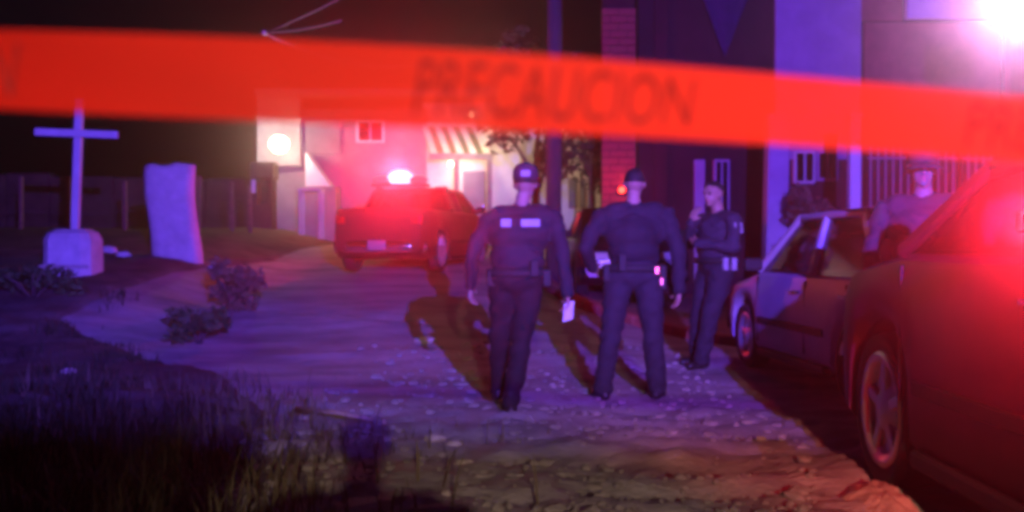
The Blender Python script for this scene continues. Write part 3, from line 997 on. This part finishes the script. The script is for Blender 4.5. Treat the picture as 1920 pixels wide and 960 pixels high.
# brick pillar, red lit
bp = thing('brick_pillar', 'red lit brick pillar behind the standing officer', 'pillar', (0, 0, 0))
pxl, pxr = (1128 - 960) / F * 20.7, (1192 - 960) / F * 20.7
BRK = mat('brick', (.30, .09, .06), .9, .3, 6, .3)
slab('core', pxl + .02, pxr - .02, 0, 6.0, 20.72, .5, WDRK, bp)
bm0 = box_bm((0, 0, 0), (1, 1, 1), .03, seg=1)
bme = bpy.data.meshes.new('brick'); bm0.to_mesh(bme); bm0.free(); bme.materials.append(BRK)
zz = .35; row = 0
while zz < 5.6:
    cols = [(.0, .5), (.5, 1.0)] if row % 2 else [(0, .25), (.25, .75), (.75, 1.0)]
    for f0, f1 in cols:
        o = bpy.data.objects.new('brick', bme); COL.objects.link(o); o.parent = bp
        wd = (pxr - pxl)
        o.location = (pxl + wd * (f0 + f1) / 2, 20.74 + random.uniform(-.008, .008), zz)
        o.scale = (wd * (f1 - f0) - .014, .12, .125)
    zz += .14; row += 1
t = thing('tail_lamp', 'small red lamp glowing on the brick pillar beside the head', 'lamp', px(1166, 356, 20.55))
lathe('lens', [(0, -.03), (.045, -.02), (.06, .02), (.06, .04)], emat('tail_red', (1, .03, .02), 14), t, 16, M=Matrix.Rotation(R(90), 4, 'X') @ Matrix.Rotation(R(180), 4, 'X'))
box('housing', (0, .07, 0), (.16, .06, .16), PLASTIC, t, .01)
lamp('pillar_red', px(1166, 340, 20.1), 16, (1, .03, .03), .05)

# free standing posts
def post(label, pxx, d, y0, y1, wpx, m, cat='post', tiltx=0):
    x = (pxx - 960) / F * d; w = wpx / F * d
    z1 = CAMZ + (454 - y1) / F * d
    t = thing('post', label, cat, (x, d, tz(x, d) + .05))
    bar('shaft', (0, 0, -.05), (tiltx, 0, z1 - tz(x, d)), w, m, t, w, .02)
    box('cap', (tiltx, 0, z1 - tz(x, d) + .04), (w * 1.2, w * 1.2, .07), m, t, .015)
    return t
post('wide lavender lit gate pillar left of the small window', 1450, 17.6, 420, 232, 40, WLAV, 'pillar', .06)
post('narrow bright white post behind the parked sedan', 1601, 17.0, 370, 228, 22, WHITEP)
ipx = (1040 - 960) / F * 17.0
t = thing('utility_pole', 'tall dark utility pole behind the walking officer', 'utility pole', (ipx, 17.6, tz(ipx, 17.6)))
tube('shaft', [(0, 0, -.2), (.02, 0, 4), (.0, 0, 7.8)], [.13, .12, .10], mat('pole_wood', (.05, .04, .05), .85, .25, 6, .3, stretch=(3, 3, .4)), t, 14)
bar('cross_arm', (-.8, 0, 7.2), (.8, 0, 7.2), .1, WOOD, t)
for x in (-.7, -.3, .3, .7):
    lathe('insulator', [(0, 0), (.04, 0), (.05, .06), (.03, .12), (0, .13)], WHITEP, t, 10, M=Matrix.Translation((x, 0, 7.25)))
# overhead cables meeting at a pale bead that stands in for a glint
cp = px(497, 63, 24)
cb = thing('overhead_cable', 'thin overhead cables meeting at a pale bead standing in for a glint against the black sky', 'cable', (0, 0, 0))
WIREM = mat('cable_pale', (.5, .42, .36), .5, .1, 9, 0)
lathe('glint_bead', [(0, -.06), (.05, -.05), (.06, 0), (.05, .05), (0, .06)], WHITEP, cb, 12, M=Matrix.Translation(cp))  # white bead in place of a glint on the wire
for (qx, qy, qd, sag) in ((1040, -280, 17.6, .3), (640, 40, 22, .05), (560, 92, 24.5, .04), (800, 120, 25.5, .3)):
    q = px(qx, qy, qd)
    pts = []
    for i in range(13):
        f = i / 12
        p = cp.lerp(q, f); p.z -= sag * 4 * f * (1 - f)
        pts.append(p)
    tube('strand', pts, .013, WIREM, cb, 6)

# iron railing on a low wall
fn = thing('iron_fence', 'iron railing with upright bars on a low wall behind the people', 'fence', (0, 0, 0))
IRON = mat('iron_pale', (.22, .2, .22), .6, .2, 10, .1)
fd = 17.4
fx0, fx1 = (1626 - 960) / F * fd, (1990 - 960) / F * fd
fz = tz(7, fd)
slab('plinth', fx0, fx1, fz - .1, fz + .75, fd - .1, .25, WRED, fn, .02)
bm0 = box_bm((0, 0, 0), (.028, .028, 1.95), .004, seg=1)
bme = bpy.data.meshes.new('bar'); bm0.to_mesh(bme); bm0.free(); bme.materials.append(IRON)
nb_ = 26
for i in range(nb_):
    o = bpy.data.objects.new('bar', bme); COL.objects.link(o); o.parent = fn
    o.location = (fx0 + .05 + (fx1 - fx0 - .1) * i / (nb_ - 1), fd, fz + .75 + .97)
for z in (.95, 2.45):
    bar('rail', (fx0, fd + .003, fz + z), (fx1, fd + .003, fz + z), .035, IRON, fn)

# flood lamp on a thin pole, upper right
fl = px(1902, 16, 13.2)
t = thing('flood_lamp', 'glaring white violet flood lamp on a thin pole at upper right', 'flood lamp', (0, 0, 0))
pxp = (1881 - 960) / F * 13.3
tube('pole', [(pxp, 13.35, -.1), (pxp, 13.35, 2), (pxp, 13.35, fl.z + .1)], [.03, .026, .024], PLASTIC, t, 10)
bar('arm', (pxp, 13.35, fl.z), (fl.x, 13.3, fl.z), .05, PLASTIC, t)
box('housing', (fl.x + .05, 13.28, fl.z + .02), (.62, .12, .46), PLASTIC, t, .03)
box('lens', (fl.x + .05, 13.20, fl.z), (.54, .04, .38), emat('flood_white', (1, .5, 1), 14), t, .012)
lamp('flood_light', (fl.x, 12.9, fl.z + .05), P_FLOOD, (1, .28, .85), .12)
lamp('flood_beam', (fl.x - .1, 12.95, fl.z), P_FLOOD * 22, (1, .42, .8), .12, spot=9, aim=(.62, 1.0, 1.42), blend=.9)

# ------------------------------------------------------------------ people
def capsule(bm, p, rp, q, rq, n=14):
    p, q = Vector(p), Vector(q)
    d = (q - p); L = d.length
    if L < 1e-6: d = Vector((0, 0, 1)); L = 1e-6
    d.normalize()
    pts, rads = [], []
    for k in range(4): a = math.pi / 2 * (1 - k / 4); pts.append(p - d * rp * math.sin(a)); rads.append(max(rp * math.cos(a), .0005))
    pts.append(p); rads.append(rp)
    pts.append(p.lerp(q, .5)); rads.append((rp + rq) / 2)
    pts.append(q); rads.append(rq)
    for k in range(1, 5): a = math.pi / 2 * k / 4; pts.append(q + d * rq * math.sin(a)); rads.append(max(rq * math.cos(a), .0005))
    u = Vector((0, 0, 1)) if abs(d.z) < .9 else Vector((1, 0, 0))
    x = d.cross(u).normalized(); y = x.cross(d)
    rings = []
    for c, r in zip(pts, rads):
        rings.append([bm.verts.new(c + (x * math.cos(2 * math.pi * k / n) + y * math.sin(2 * math.pi * k / n)) * r) for k in range(n)])
    for a, b in zip(rings, rings[1:]):
        for k in range(n): bm.faces.new((a[k], a[(k + 1) % n], b[(k + 1) % n], b[k]))
    bm.faces.new(rings[0][::-1]); bm.faces.new(rings[-1])

class Body:
    def __init__(s): s.p = []; s.bm = bmesh.new()
    def cap(s, a, ra, b, rb, m):
        capsule(s.bm, a, ra, b, rb); s.p.append(('c', np.array(a, float), ra, np.array(b, float), rb, m))
    def ell(s, c, r, m, rot=None):
        ellip(s.bm, c, r, rot); s.p.append(('e', np.array(c, float), np.array(r, float), np.array(rot) if rot is not None else np.eye(3), None, m))
    def sd(s, P):
        out = []
        for k in s.p:
            if k[0] == 'c':
                _, a, ra, b, rb, m = k
                ab = b - a; t = np.clip(((P - a) @ ab) / max(ab @ ab, 1e-9), 0, 1)
                out.append(np.linalg.norm(P - a - t[:, None] * ab, axis=1) - (ra + (rb - ra) * t))
            else:
                _, c, r, rot, _, m = k
                q = (P - c) @ rot
                kk = np.linalg.norm(q / r, axis=1)
                out.append((kk - 1) * r.min())
        return np.stack(out, 1)
    def build(s, name, mats, parent, voxel=.0105, fold=.02, cloth=()):
        me = bpy.data.meshes.new(name + '_src'); s.bm.to_mesh(me); s.bm.free()
        o = bpy.data.objects.new(name + '_src', me); COL.objects.link(o)
        md = o.modifiers.new('r', 'REMESH'); md.mode = 'VOXEL'; md.voxel_size = voxel; md.use_smooth_shade = True
        ms = o.modifiers.new('s', 'SMOOTH'); ms.iterations = 3; ms.factor = .5
        dg = bpy.context.evaluated_depsgraph_get()
        nm = bpy.data.meshes.new_from_object(o.evaluated_get(dg))
        bpy.data.objects.remove(o); bpy.data.meshes.remove(me)
        nm.name = name
        nm.materials.clear()
        names = list(dict.fromkeys(k[5] for k in s.p))
        for q in names: nm.materials.append(mats[q])
        pm = np.array([names.index(k[5]) for k in s.p])
        co = np.empty(len(nm.vertices) * 3); nm.vertices.foreach_get('co', co); co = co.reshape(-1, 3)
        no = np.empty(len(nm.vertices) * 3); nm.vertices.foreach_get('normal', no); no = no.reshape(-1, 3)
        vm = pm[s.sd(co).argmin(1)]
        iscl = np.isin(vm, [names.index(c) for c in cloth if c in names])
        f = np.zeros(len(co))
        f += vnoise(co[:, 0] * 9 + co[:, 2] * 5, co[:, 2] * 16 + co[:, 1] * 11) + .7 * vnoise(co[:, 1] * 14 + co[:, 2] * 9 + 7, co[:, 2] * 22 - co[:, 0] * 13)
        co += no * (f * fold * iscl)[:, None]
        nm.vertices.foreach_set('co', co.ravel())
        fc = np.empty(len(nm.polygons) * 3); nm.polygons.foreach_get('center', fc)
        nm.polygons.foreach_set('material_index', pm[s.sd(fc.reshape(-1, 3)).argmin(1)].astype(np.int32))
        nm.polygons.foreach_set('use_smooth', np.ones(len(nm.polygons), dtype=bool))
        nm.update()
        ob = bpy.data.objects.new(name, nm); COL.objects.link(ob); ob.parent = parent
        return ob

def hand(b, w, d, s, n, curl=.5, sc=1.0, m='skin'):
    """w wrist, d pointing direction, s thumb side, n palm normal (fingers curl towards it)"""
    w, d, s, n = Vector(w), Vector(d).normalized(), Vector(s).normalized(), Vector(n).normalized()
    pc = w + d * .05 * sc
    for k in (-1, 0, 1):
        b.cap(w + d * .015 + s * k * .013 * sc, .017 * sc, pc + d * .035 * sc + s * k * .026 * sc, .013 * sc, m)
    for k, L in ((1.5, .068), (.5, .078), (-.5, .072), (-1.5, .056)):
        r0 = w + d * .088 * sc + s * k * .0195 * sc
        a1 = curl * .6; a2 = curl * 1.5
        d1 = d * math.cos(a1) + n * math.sin(a1); d2 = d * math.cos(a2) + n * math.sin(a2)
        p1 = r0 + d1 * L * .52 * sc; p2 = p1 + d2 * L * .5 * sc
        b.cap(r0, .0105 * sc, p1, .0095 * sc, m); b.cap(p1, .0095 * sc, p2, .008 * sc, m)
    t0 = w + d * .025 * sc + s * .022 * sc
    t1 = t0 + (d * .55 + s * .75 + n * .25).normalized() * .042 * sc
    t2 = t1 + (d * .85 + s * .25 + n * .45).normalized() * .034 * sc
    b.cap(t0, .0135 * sc, t1, .011 * sc, m); b.cap(t1, .011 * sc, t2, .009 * sc, m)

def head(b, c, fwd, up=(0, 0, 1), m='skin'):
    c, f, u = Vector(c), Vector(fwd).normalized(), Vector(up)
    s = f.cross(u).normalized(); u = s.cross(f).normalized()
    rot = Matrix((s, f, u)).transposed()
    P = lambda a, bb, cc: c + s * a + f * bb + u * cc
    b.ell(c + u * .025 - f * .008, (.076, .094, .092), m, rot)
    b.ell(P(0, .018, -.035), (.058, .070, .082), m, rot)
    b.cap(P(0, .055, -.085), .024, P(0, .066, -.088), .020, m)
    b.cap(P(0, .088, .012), .008, P(0, .110, -.022), .0125, m)
    for k in (-1, 1):
        b.ell(P(k * .077, -.008, -.005), (.010, .022, .032), m, rot)
        b.ell(P(k * .032, .084, .030), (.020, .010, .008), m, rot)
        b.ell(P(k * .030, .083, .012), (.012, .008, .007), 'eye', rot)
        b.ell(P(k * .012, .100, -.026), (.010, .010, .008), m, rot)
    b.ell(P(0, .086, -.050), (.024, .010, .007), 'lip', rot)
    b.ell(P(0, .085, -.060), (.020, .010, .006), 'lip', rot)
    return rot, P

def hair_cap(parent, c, rot, front=.25, low=-.02, thick=.010, m=HAIR):
    bm = bmesh.new()
    bmesh.ops.create_uvsphere(bm, u_segments=28, v_segments=20, radius=1)
    dele = [v for v in bm.verts if v.co.z * .1 < low + max(0, v.co.y) * .085 + (.0 if v.co.y > front else 0)]
    bmesh.ops.delete(bm, geom=dele, context='VERTS')
    for v in bm.verts:
        k = 1 + .03 * mnoise.noise(v.co * 9)
        v.co = Vector((v.co.x * (.076 + thick) * k, v.co.y * (.094 + thick) * k, v.co.z * (.092 + thick) * k))
        v.co = rot @ v.co + Vector(c) + rot @ Vector((0, -.008, .025))
    o = bm_obj('hair', bm, m, parent, True)
    sm = o.modifiers.new('t', 'SOLIDIFY'); sm.thickness = .012
    return o

def cap_hat(parent, c, rot, m):
    M = Matrix.Translation(Vector(c)) @ rot.to_4x4() @ Matrix.Translation((0, -.005, .03)) @ Matrix.Diagonal((1, 1.2, 1, 1))
    o = lathe('cap', [(.090, .0), (.092, .035), (.088, .07), (.07, .10), (.04, .118), (0, .124)], m, parent, 28, M=M)
    V, Fc = [], []
    for j in range(4):
        for i in range(11):
            a = R(45 + 9 * i); rr = .088 + .075 * j / 3
            V.append(Vector((math.cos(a) * rr * (1 - .12 * j / 3), math.sin(a) * rr * 1.15, .012 - .010 * j - .02 * math.cos(a) ** 2)))
    for j in range(3):
        for i in range(10):
            k = j * 11 + i; Fc.append((k, k + 1, k + 12, k + 11))
    M2 = Matrix.Translation(Vector(c)) @ rot.to_4x4() @ Matrix.Translation((0, -.005, .03))
    v_ = py_obj('visor', [M2 @ v for v in V], Fc, m, o, True)
    sm = v_.modifiers.new('t', 'SOLIDIFY'); sm.thickness = .006
    return o

MT = {'skin': SKIN, 'eye': mat('eye_dark', (.03, .025, .02), .3, .1, 9, 0), 'lip': mat('lip', (.32, .13, .11), .5, .1, 9, 0),
      'shirt': NAVY, 'trousers': NAVYL, 'boot': BOOT, 'black': BLACKC}

def torso(b, m, top=1.40, wide=1.0, lean=Vector((0, 0, 0)), bulk=1.0, hip='trousers', hipx=0):
    """lean shifts the shoulders relative to the hips"""
    def L(x, y, z):
        f = max(0, (z - .95) / .45)
        return Vector((x + lean.x * f + hipx * (1 - f), y + lean.y * f, z + lean.z * f))
    b.cap(L(-.135 * wide, 0, top - .005), .075 * bulk, L(.135 * wide, 0, top - .005), .075 * bulk, m)
    b.ell(L(0, 0, 1.27), (.19 * wide * bulk, .125 * bulk, .17), m)
    b.ell(L(0, .01, 1.10), (.172 * bulk, .120 * bulk, .17), m)
    b.ell(L(0, 0, .955), (.178 * bulk, .128 * bulk, .115), hip)
    b.cap(L(-.06, -.01, top + .03), .055, L(.06, -.01, top + .03), .055, m)
    b.cap(L(0, -.005, top + .02), .056, L(0, .008, top + .13), .052, 'skin')
    return L

def leg(b, hip, knee, ankle, toe_dir, m='trousers', r=(.098, .070, .060), boot='boot'):
    hip, knee, ankle = Vector(hip), Vector(knee), Vector(ankle)
    b.cap(hip, r[0], knee, r[1], m); b.cap(knee, r[1], ankle, r[2], m)
    td = Vector(toe_dir).normalized()
    b.cap(ankle + Vector((0, 0, .06)), .052, ankle + Vector((0, 0, -.03)), .046, boot)
    b.cap(ankle - td * .035 + Vector((0, 0, -.05)), .042, ankle + td * .13 + Vector((0, 0, -.058)), .036, boot)

def arm(b, sh, el, wr, m, r=(.068, .054, .042)):
    b.cap(sh, r[0], el, r[1], m); b.cap(el, r[1], wr, r[2], m)

def belt(parent, c, rx, ry, m=PLASTIC):
    n = 32; V, Fc = [], []
    for (dr, dz) in ((0, -.028), (.012, -.028), (.012, .028), (0, .028)):
        for k in range(n):
            a = 2 * math.pi * k / n
            V.append((c[0] + math.cos(a) * (rx + dr), c[1] + math.sin(a) * (ry + dr), c[2] + dz))
    for i in range(4):
        for k in range(n):
            a, bb = i * n + k, i * n + (k + 1) % n
            a2, b2 = ((i + 1) % 4) * n + k, ((i + 1) % 4) * n + (k + 1) % n
            Fc.append((a, bb, b2, a2))
    return py_obj('belt', V, Fc, m, parent, True)

# --- walking officer (left), seen from behind
wx, wy = (972 - 960) / F * 7.75, 7.75
p1 = thing('person', 'person walking away in cap and dark vest with pale patches, holding paper', 'person', (wx, wy, gz(wx, wy)), R(0))
b = Body()
lean = Vector((.02, .05, 0))
L_ = torso(b, 'vest', 1.40, 1.08, lean, 1.16, 'black', -.02)
leg(b, (.075, 0, .93), (.02, .03, .50), (-.05, -.06, .085), (.0, 1, 0), 'black', (.112, .078, .062))
leg(b, (-.10, 0, .93), (-.13, .12, .52), (-.15, .30, .14), (-.1, 1, -.2), 'black', (.112, .078, .06))
hc = Vector((.05, .08, 1.625))
rot1, P1 = head(b, hc, (.12, 1, -.12))
arm(b, L_(-.225, 0, 1.37), Vector((-.33, .05, 1.12)), Vector((-.34, .17, .90)), 'shirt')
arm(b, L_(.235, 0, 1.37), Vector((.31, -.06, 1.10)), Vector((.345, -.03, .86)), 'shirt')
hand(b, (-.34, .17, .90), (-.02, .25, -1), (.3, 1, .2), (1, 0, 0), .6)
hand(b, (.345, -.03, .86), (.0, .1, -1), (-.2, 1, 0), (-1, 0, 0), .8)
mt = dict(MT); mt['vest'] = mat('vest_cloth', (.010, .009, .014), .8, .25, 14, .25)
b.build('body', mt, p1, cloth=('vest', 'shirt', 'trousers', 'black'))
cap_hat(p1, hc, rot1, mat('cap_cloth', (.02, .02, .03), .85, .2, 14, .2))
hair_cap(p1, hc, rot1, low=-.035)
box('cap_patch', P1(.012, -.114, .058), (.07, .012, .045), REFL, p1, .006, rot1)
def back_patch(parent, x, z, w, h, lean, y=-.155):
    f = (z - .95) / .45
    return box('patch', (x + lean.x * f, y + lean.y * f, z), (w, .016, h), REFL, parent, .006, Matrix.Rotation(R(-8), 3, 'X'))
back_patch(p1, -.105, 1.345, .075, .06, lean, -.158)
back_patch(p1, .065, 1.345, .135, .055, lean, -.162)
belt(p1, (-.01, .0, .995), .205, .15)
for x, z in ((-.19, .96), (.2, .96)):
    box('pouch', (x, -.04, z), (.06, .09, .12), PLASTIC, p1, .012)
box('radio', (.11, -.15, 1.03), (.06, .045, .12), PLASTIC, p1, .01)
hx_, hy_, hz__ = wx + .355, wy - .05, gz(wx, wy) + .71
pa = py_obj('paper', [(-.045, 0, .07), (.05, .01, .10), (.035, .0, -.08), (-.06, -.012, -.11), (.0, .02, .0)], [(0, 1, 4), (1, 2, 4), (2, 3, 4), (3, 0, 4)], PAPER)
pa.location = (hx_, hy_, hz__ + .02)
pa.scale = (.75, 1, .72)
s_ = pa.modifiers.new('t', 'SOLIDIFY'); s_.thickness = .002
tag(pa, 'folded white paper held low by the walking person', 'paper')

# --- standing officer (centre), seen from behind
ox, oy = (1188 - 960) / F * 8.35, 8.35
p2 = thing('person', 'person standing with legs apart, seen from behind, slate uniform and duty belt', 'person', (ox, oy, gz(ox, oy)), 0)
b = Body()
lean = Vector((.0, .0, 0))
L_ = torso(b, 'shirt', 1.42, 1.14, lean, 1.14, 'trousers')
leg(b, (-.105, 0, .93), (-.17, .02, .50), (-.235, -.02, .085), (-.45, 1, 0), 'trousers', (.115, .085, .072))
leg(b, (.105, 0, .93), (.15, .02, .50), (.185, .03, .085), (.45, 1, 0), 'trousers', (.115, .085, .072))
hc = Vector((.01, .03, 1.64))
rot2, P2 = head(b, hc, (.1, 1, -.02))
arm(b, L_(-.245, 0, 1.39), Vector((-.37, -.03, 1.16)), Vector((-.30, .16, 1.00)), 'shirt', (.076, .060, .046))
arm(b, L_(.245, 0, 1.39), Vector((.335, -.05, 1.10)), Vector((.345, .02, .84)), 'shirt', (.076, .060, .046))
hand(b, (-.30, .16, 1.0), (.5, .8, -.3), (.2, .2, 1), (.5, -.5, -.5), .8)
hand(b, (.345, .02, .84), (-.05, .1, -1), (-.35, 1, 0), (-1, 0, 0), .55)
b.build('body', MT, p2, cloth=('shirt', 'trousers'))
hair_cap(p2, hc, rot2, low=-.03, thick=.004)
vest = Body()
vest.ell((0, -.0, 1.26), (.215, .158, .17), 'v'); vest.ell((0, 0, 1.13), (.20, .15, .13), 'v'); vest.cap((-.09, 0, 1.39), .07, (.09, 0, 1.39), .07, 'v')
vest.build('vest', {'v': mat('vest_dark', (.008, .007, .011), .8, .25, 14, .25)}, p2, .012, .006, ('v',))
belt(p2, (0, 0, 1.0), .208, .152)
for x, z, h in ((.215, .93, .19), (-.21, .96, .13)):
    box('holster', (x, -.03, z), (.055, .10, h), PLASTIC, p2, .014)
box('buckle_clip', (.16, -.135, .985), (.035, .02, .06), CHROME, p2, .005)
box('buckle_clip', (.20, -.10, .90), (.03, .02, .06), CHROME, p2, .005)
box('radio', (-.10, -.155, 1.04), (.06, .045, .13), PLASTIC, p2, .01)

# --- officer leaning back on the parked car, facing left
qx, qy = (1312 - 960) / F * 10.35, 10.35
p3 = thing('person', 'person in uniform leaning on the parked car with arms folded, facing left', 'person', (qx, qy, gz(qx, qy)), R(112))
p3.scale = (1.13, 1.13, 1.0)
# local frame: faces +Y (turned to the left of the picture)
b = Body()
HIPY = -.16
def S(x, y, z): return Vector((x, y + HIPY, z))
def L3(x, y, z):
    f = max(0, (z - .95) / .45); return Vector((x, y + HIPY + .0 * f, z))
b.cap(L3(-.14, -.03, 1.39), .078, L3(.14, -.03, 1.39), .078, 'shirt')
b.ell(L3(0, 0, 1.26), (.20, .135, .17), 'shirt'); b.ell(L3(0, .02, 1.09), (.182, .135, .17), 'shirt'); b.ell(L3(0, 0, .95), (.185, .135, .12), 'trousers')
b.cap(L3(0, -.03, 1.41), .056, L3(0, .0, 1.53), .052, 'skin')
leg(b, S(.1, 0, .92), S(.11, .10, .50), S(.10, .12, .085), (.2, 1, 0), 'trousers', (.112, .08, .068))
leg(b, S(-.1, 0, .92), S(-.12, .13, .50), S(-.13, .22, .085), (-.2, 1, 0), 'trousers', (.112, .08, .068))
hc = L3(0, .03, 1.62)
rot3, P3 = head(b, hc, (-.35, 1, -.12))
arm(b, L3(-.235, -.02, 1.37), L3(-.30, .03, 1.12), L3(-.08, .22, 1.16), 'shirt')
arm(b, L3(.235, -.02, 1.37), L3(.27, .10, 1.15), L3(.09, .19, 1.36), 'shirt')
hand(b, L3(-.08, .22, 1.16), (1, .1, .15), (0, .2, 1), (0, -1, 0), .5)
hand(b, L3(.09, .19, 1.36), (-.45, -.1, 1), (-.6, -.2, -.2), (0, -1, .1), .6)
b.build('body', dict(MT, shirt=mat('mid_uniform', (.026, .022, .032), .85, .2, 12, .2)), p3, cloth=('shirt', 'trousers'))
hair_cap(p3, hc, rot3, low=.0)
box('shoulder_patch', L3(-.300, -.02, 1.30), (.016, .075, .10), REFL, p3, .006, Matrix.Rotation(R(10), 3, 'Y'))
belt(p3, (0, HIPY, .995), .205, .155)
for dy in (-.03, .05):
    box('pouch', (-.218, HIPY + dy, .965), (.045, .045, .12), REFL, p3, .01)

# --- two people between the cars on the right
def bystander(label, X, Y, rz, shirt, hat, headf, armup=False, shoot=False):
    p = thing('person', label, 'person', (X, Y, gz(X, Y)), rz)
    b = Body()
    L_ = torso(b, 'shirt', 1.40, 1.05, Vector((0, 0, 0)), 1.1, 'trousers')
    leg(b, (-.1, 0, .93), (-.11, .02, .5), (-.12, -.02, .085), (-.2, 1, 0)); leg(b, (.1, 0, .93), (.11, .02, .5), (.12, -.02, .085), (.2, 1, 0))
    hc = Vector((0, .03, 1.625))
    rt, PP = head(b, hc, headf)
    for s in (-1, 1):
        if shoot:
            el, wr_ = Vector((s * .30, .0, 1.10)), Vector((s * .13, .17, 1.18))
            arm(b, L_(s * .23, 0, 1.37), el, wr_, 'shirt'); hand(b, wr_, (-s * .5, .3, .6), (-s * .5, .2, .6), (-s, .2, 0), .6)
        elif armup and s == -1:
            el, wr_ = Vector((-.34, .12, 1.22)), Vector((-.30, .25, 1.36))
            arm(b, L_(s * .23, 0, 1.37), el, wr_, 'shirt'); hand(b, wr_, (.2, .4, 1), (.8, 0, 0), (0, -1, .3), .5)
        else:
            el, wr_ = Vector((s * .30, .0, 1.12)), Vector((s * .29, .10, .88))
            arm(b, L_(s * .23, 0, 1.37), el, wr_, 'shirt'); hand(b, wr_, (0, .2, -1), (-s * .3, 1, 0), (-s, 0, 0), .5)
    b.build('body', dict(MT, shirt=shirt, trousers=BLACKC), p, cloth=('shirt', 'trousers'))
    if hat: cap_hat(p, hc, rt, hat)
    hair_cap(p, hc, rt, low=.005)
    return p
bystander('person in dark jacket and cap standing between the two right cars', 2.50, 6.68, R(150), DARKC, mat('pale_cap', (.025, .02, .022), .8, .2), (-.3, 1, -.1))
bystander('person in pale shirt at the right edge behind the near car', 3.16, 6.62, R(165), PALESH, None, (.2, 1, -.1), True)

ph = bystander('person taking the picture, standing behind the tape', 0, -.46, 0, DARKC, None, (0, 1, -.1), False, True)
ph.scale = (1.05, .88, .86)
ph_shadow = bystander('unseen person added beside the picture taker to widen the foreground shadow', -.36, -.75, R(8), DARKC, None, (0.2, 1, -.1))  # added off camera to broaden the cast shadow
ph_shadow.scale = (1.05, .9, .87)

# ------------------------------------------------------------------ barrier tape across the view
TD = 1.05
def tape_pt(xp, v):
    """xp photograph column, v 0 bottom .. 1 top"""
    f = xp / 1920
    f2 = min(f * f, 1.2 + (f - 1) * .3 if f > 1 else 9)
    top = 57 + 60 * f + 62 * f2 - 4 * math.sin(f * 5)
    bot = 205 + 62 * f + 40 * f2 + 4 * math.sin(f * 6)
    yp = bot + (top - bot) * v
    d = TD + .015 * math.sin(f * 7 + .5) + .006 * math.sin(v * 3.1 + f * 11)
    return px(xp, yp, d)
tp = thing('barrier_tape', 'wide red plastic barrier tape stretched across the street', 'barrier tape', (0, 0, 0))
nxp, nvp = 180, 8
V, Fc = [], []
X0, X1 = -1500, 4100
for i in range(nxp + 1):
    for j in range(nvp + 1):
        V.append(tape_pt(X0 + (X1 - X0) * i / nxp, j / nvp))
for i in range(nxp):
    for j in range(nvp):
        k = i * (nvp + 1) + j; Fc.append((k, k + nvp + 1, k + nvp + 2, k + 1))
py_obj('film', V, Fc, tape_mat(), tp, True)
INK = mat('tape_ink', (.40, .010, .007), .7, .2, 20, 0)
def tape_word(x0, x1, word, v0=.16, v1=.86):
    n = len(word)
    cu = bpy.data.curves.new('lettering', 'FONT')
    cu.body = word; cu.size = 1.0; cu.shear = .25; cu.resolution_u = 3
    o = bpy.data.objects.new('lettering', cu); COL.objects.link(o)
    dg = bpy.context.evaluated_depsgraph_get()
    me = bpy.data.meshes.new_from_object(o.evaluated_get(dg))
    bpy.data.objects.remove(o)
    bm = bmesh.new(); bm.from_mesh(me)
    bmesh.ops.subdivide_edges(bm, edges=[e for e in bm.edges if e.calc_length() > .15], cuts=2)
    xsv = [v.co.x for v in bm.verts]; ysv = [v.co.y for v in bm.verts]
    a, bb, c, d = min(xsv), max(xsv), min(ysv), max(ysv)
    for v in bm.verts:
        q = tape_pt(x0 + (x1 - x0) * (v.co.x - a) / (bb - a), v0 + (v1 - v0) * (v.co.y - c) / (d - c))
        v.co = q + Vector((0, -.0025, 0))
    return bm_obj('lettering', bm, INK, tp)
tape_word(775, 1305, 'PRECAUCION')
tape_word(-500, 42, 'PRECAUCION')
tape_word(1805, 2340, 'PRECAUCION')
for s, X in ((-1, X0), (1, X1)):
    q = tape_pt(X, .5)
    st_ = tube('stake', [(q.x + s * .02, q.y, gz(q.x, q.y) - .2), (q.x + s * .02, q.y, q.z + .15)], [.03, .025], WOOD, None, 8)
    tag(st_, 'wooden stake holding the %s end of the tape' % ('left' if s < 0 else 'right'), 'stake')

# ------------------------------------------------------------------ added haze, stands in for lens glow
bm = box_bm((0, 38, 5.2), (150, 124, 14.0))
hz_o = bm_obj('haze', bm, None)
m = bpy.data.materials.new('glow_haze'); m.use_nodes = True
nt = m.node_tree; nt.nodes.clear()
o = nt.nodes.new('ShaderNodeOutputMaterial'); v = nt.nodes.new('ShaderNodeVolumePrincipled')
v.inputs['Color'].default_value = (.85, .85, .88, 1)
v.inputs['Density'].default_value = .005
v.inputs['Anisotropy'].default_value = .93
nt.links.new(v.outputs[0], o.inputs['Volume'])
hz_o.data.materials.append(m)
tag(hz_o, 'thin added haze over the whole street, stands in for lens glow', 'haze', kind='stuff')
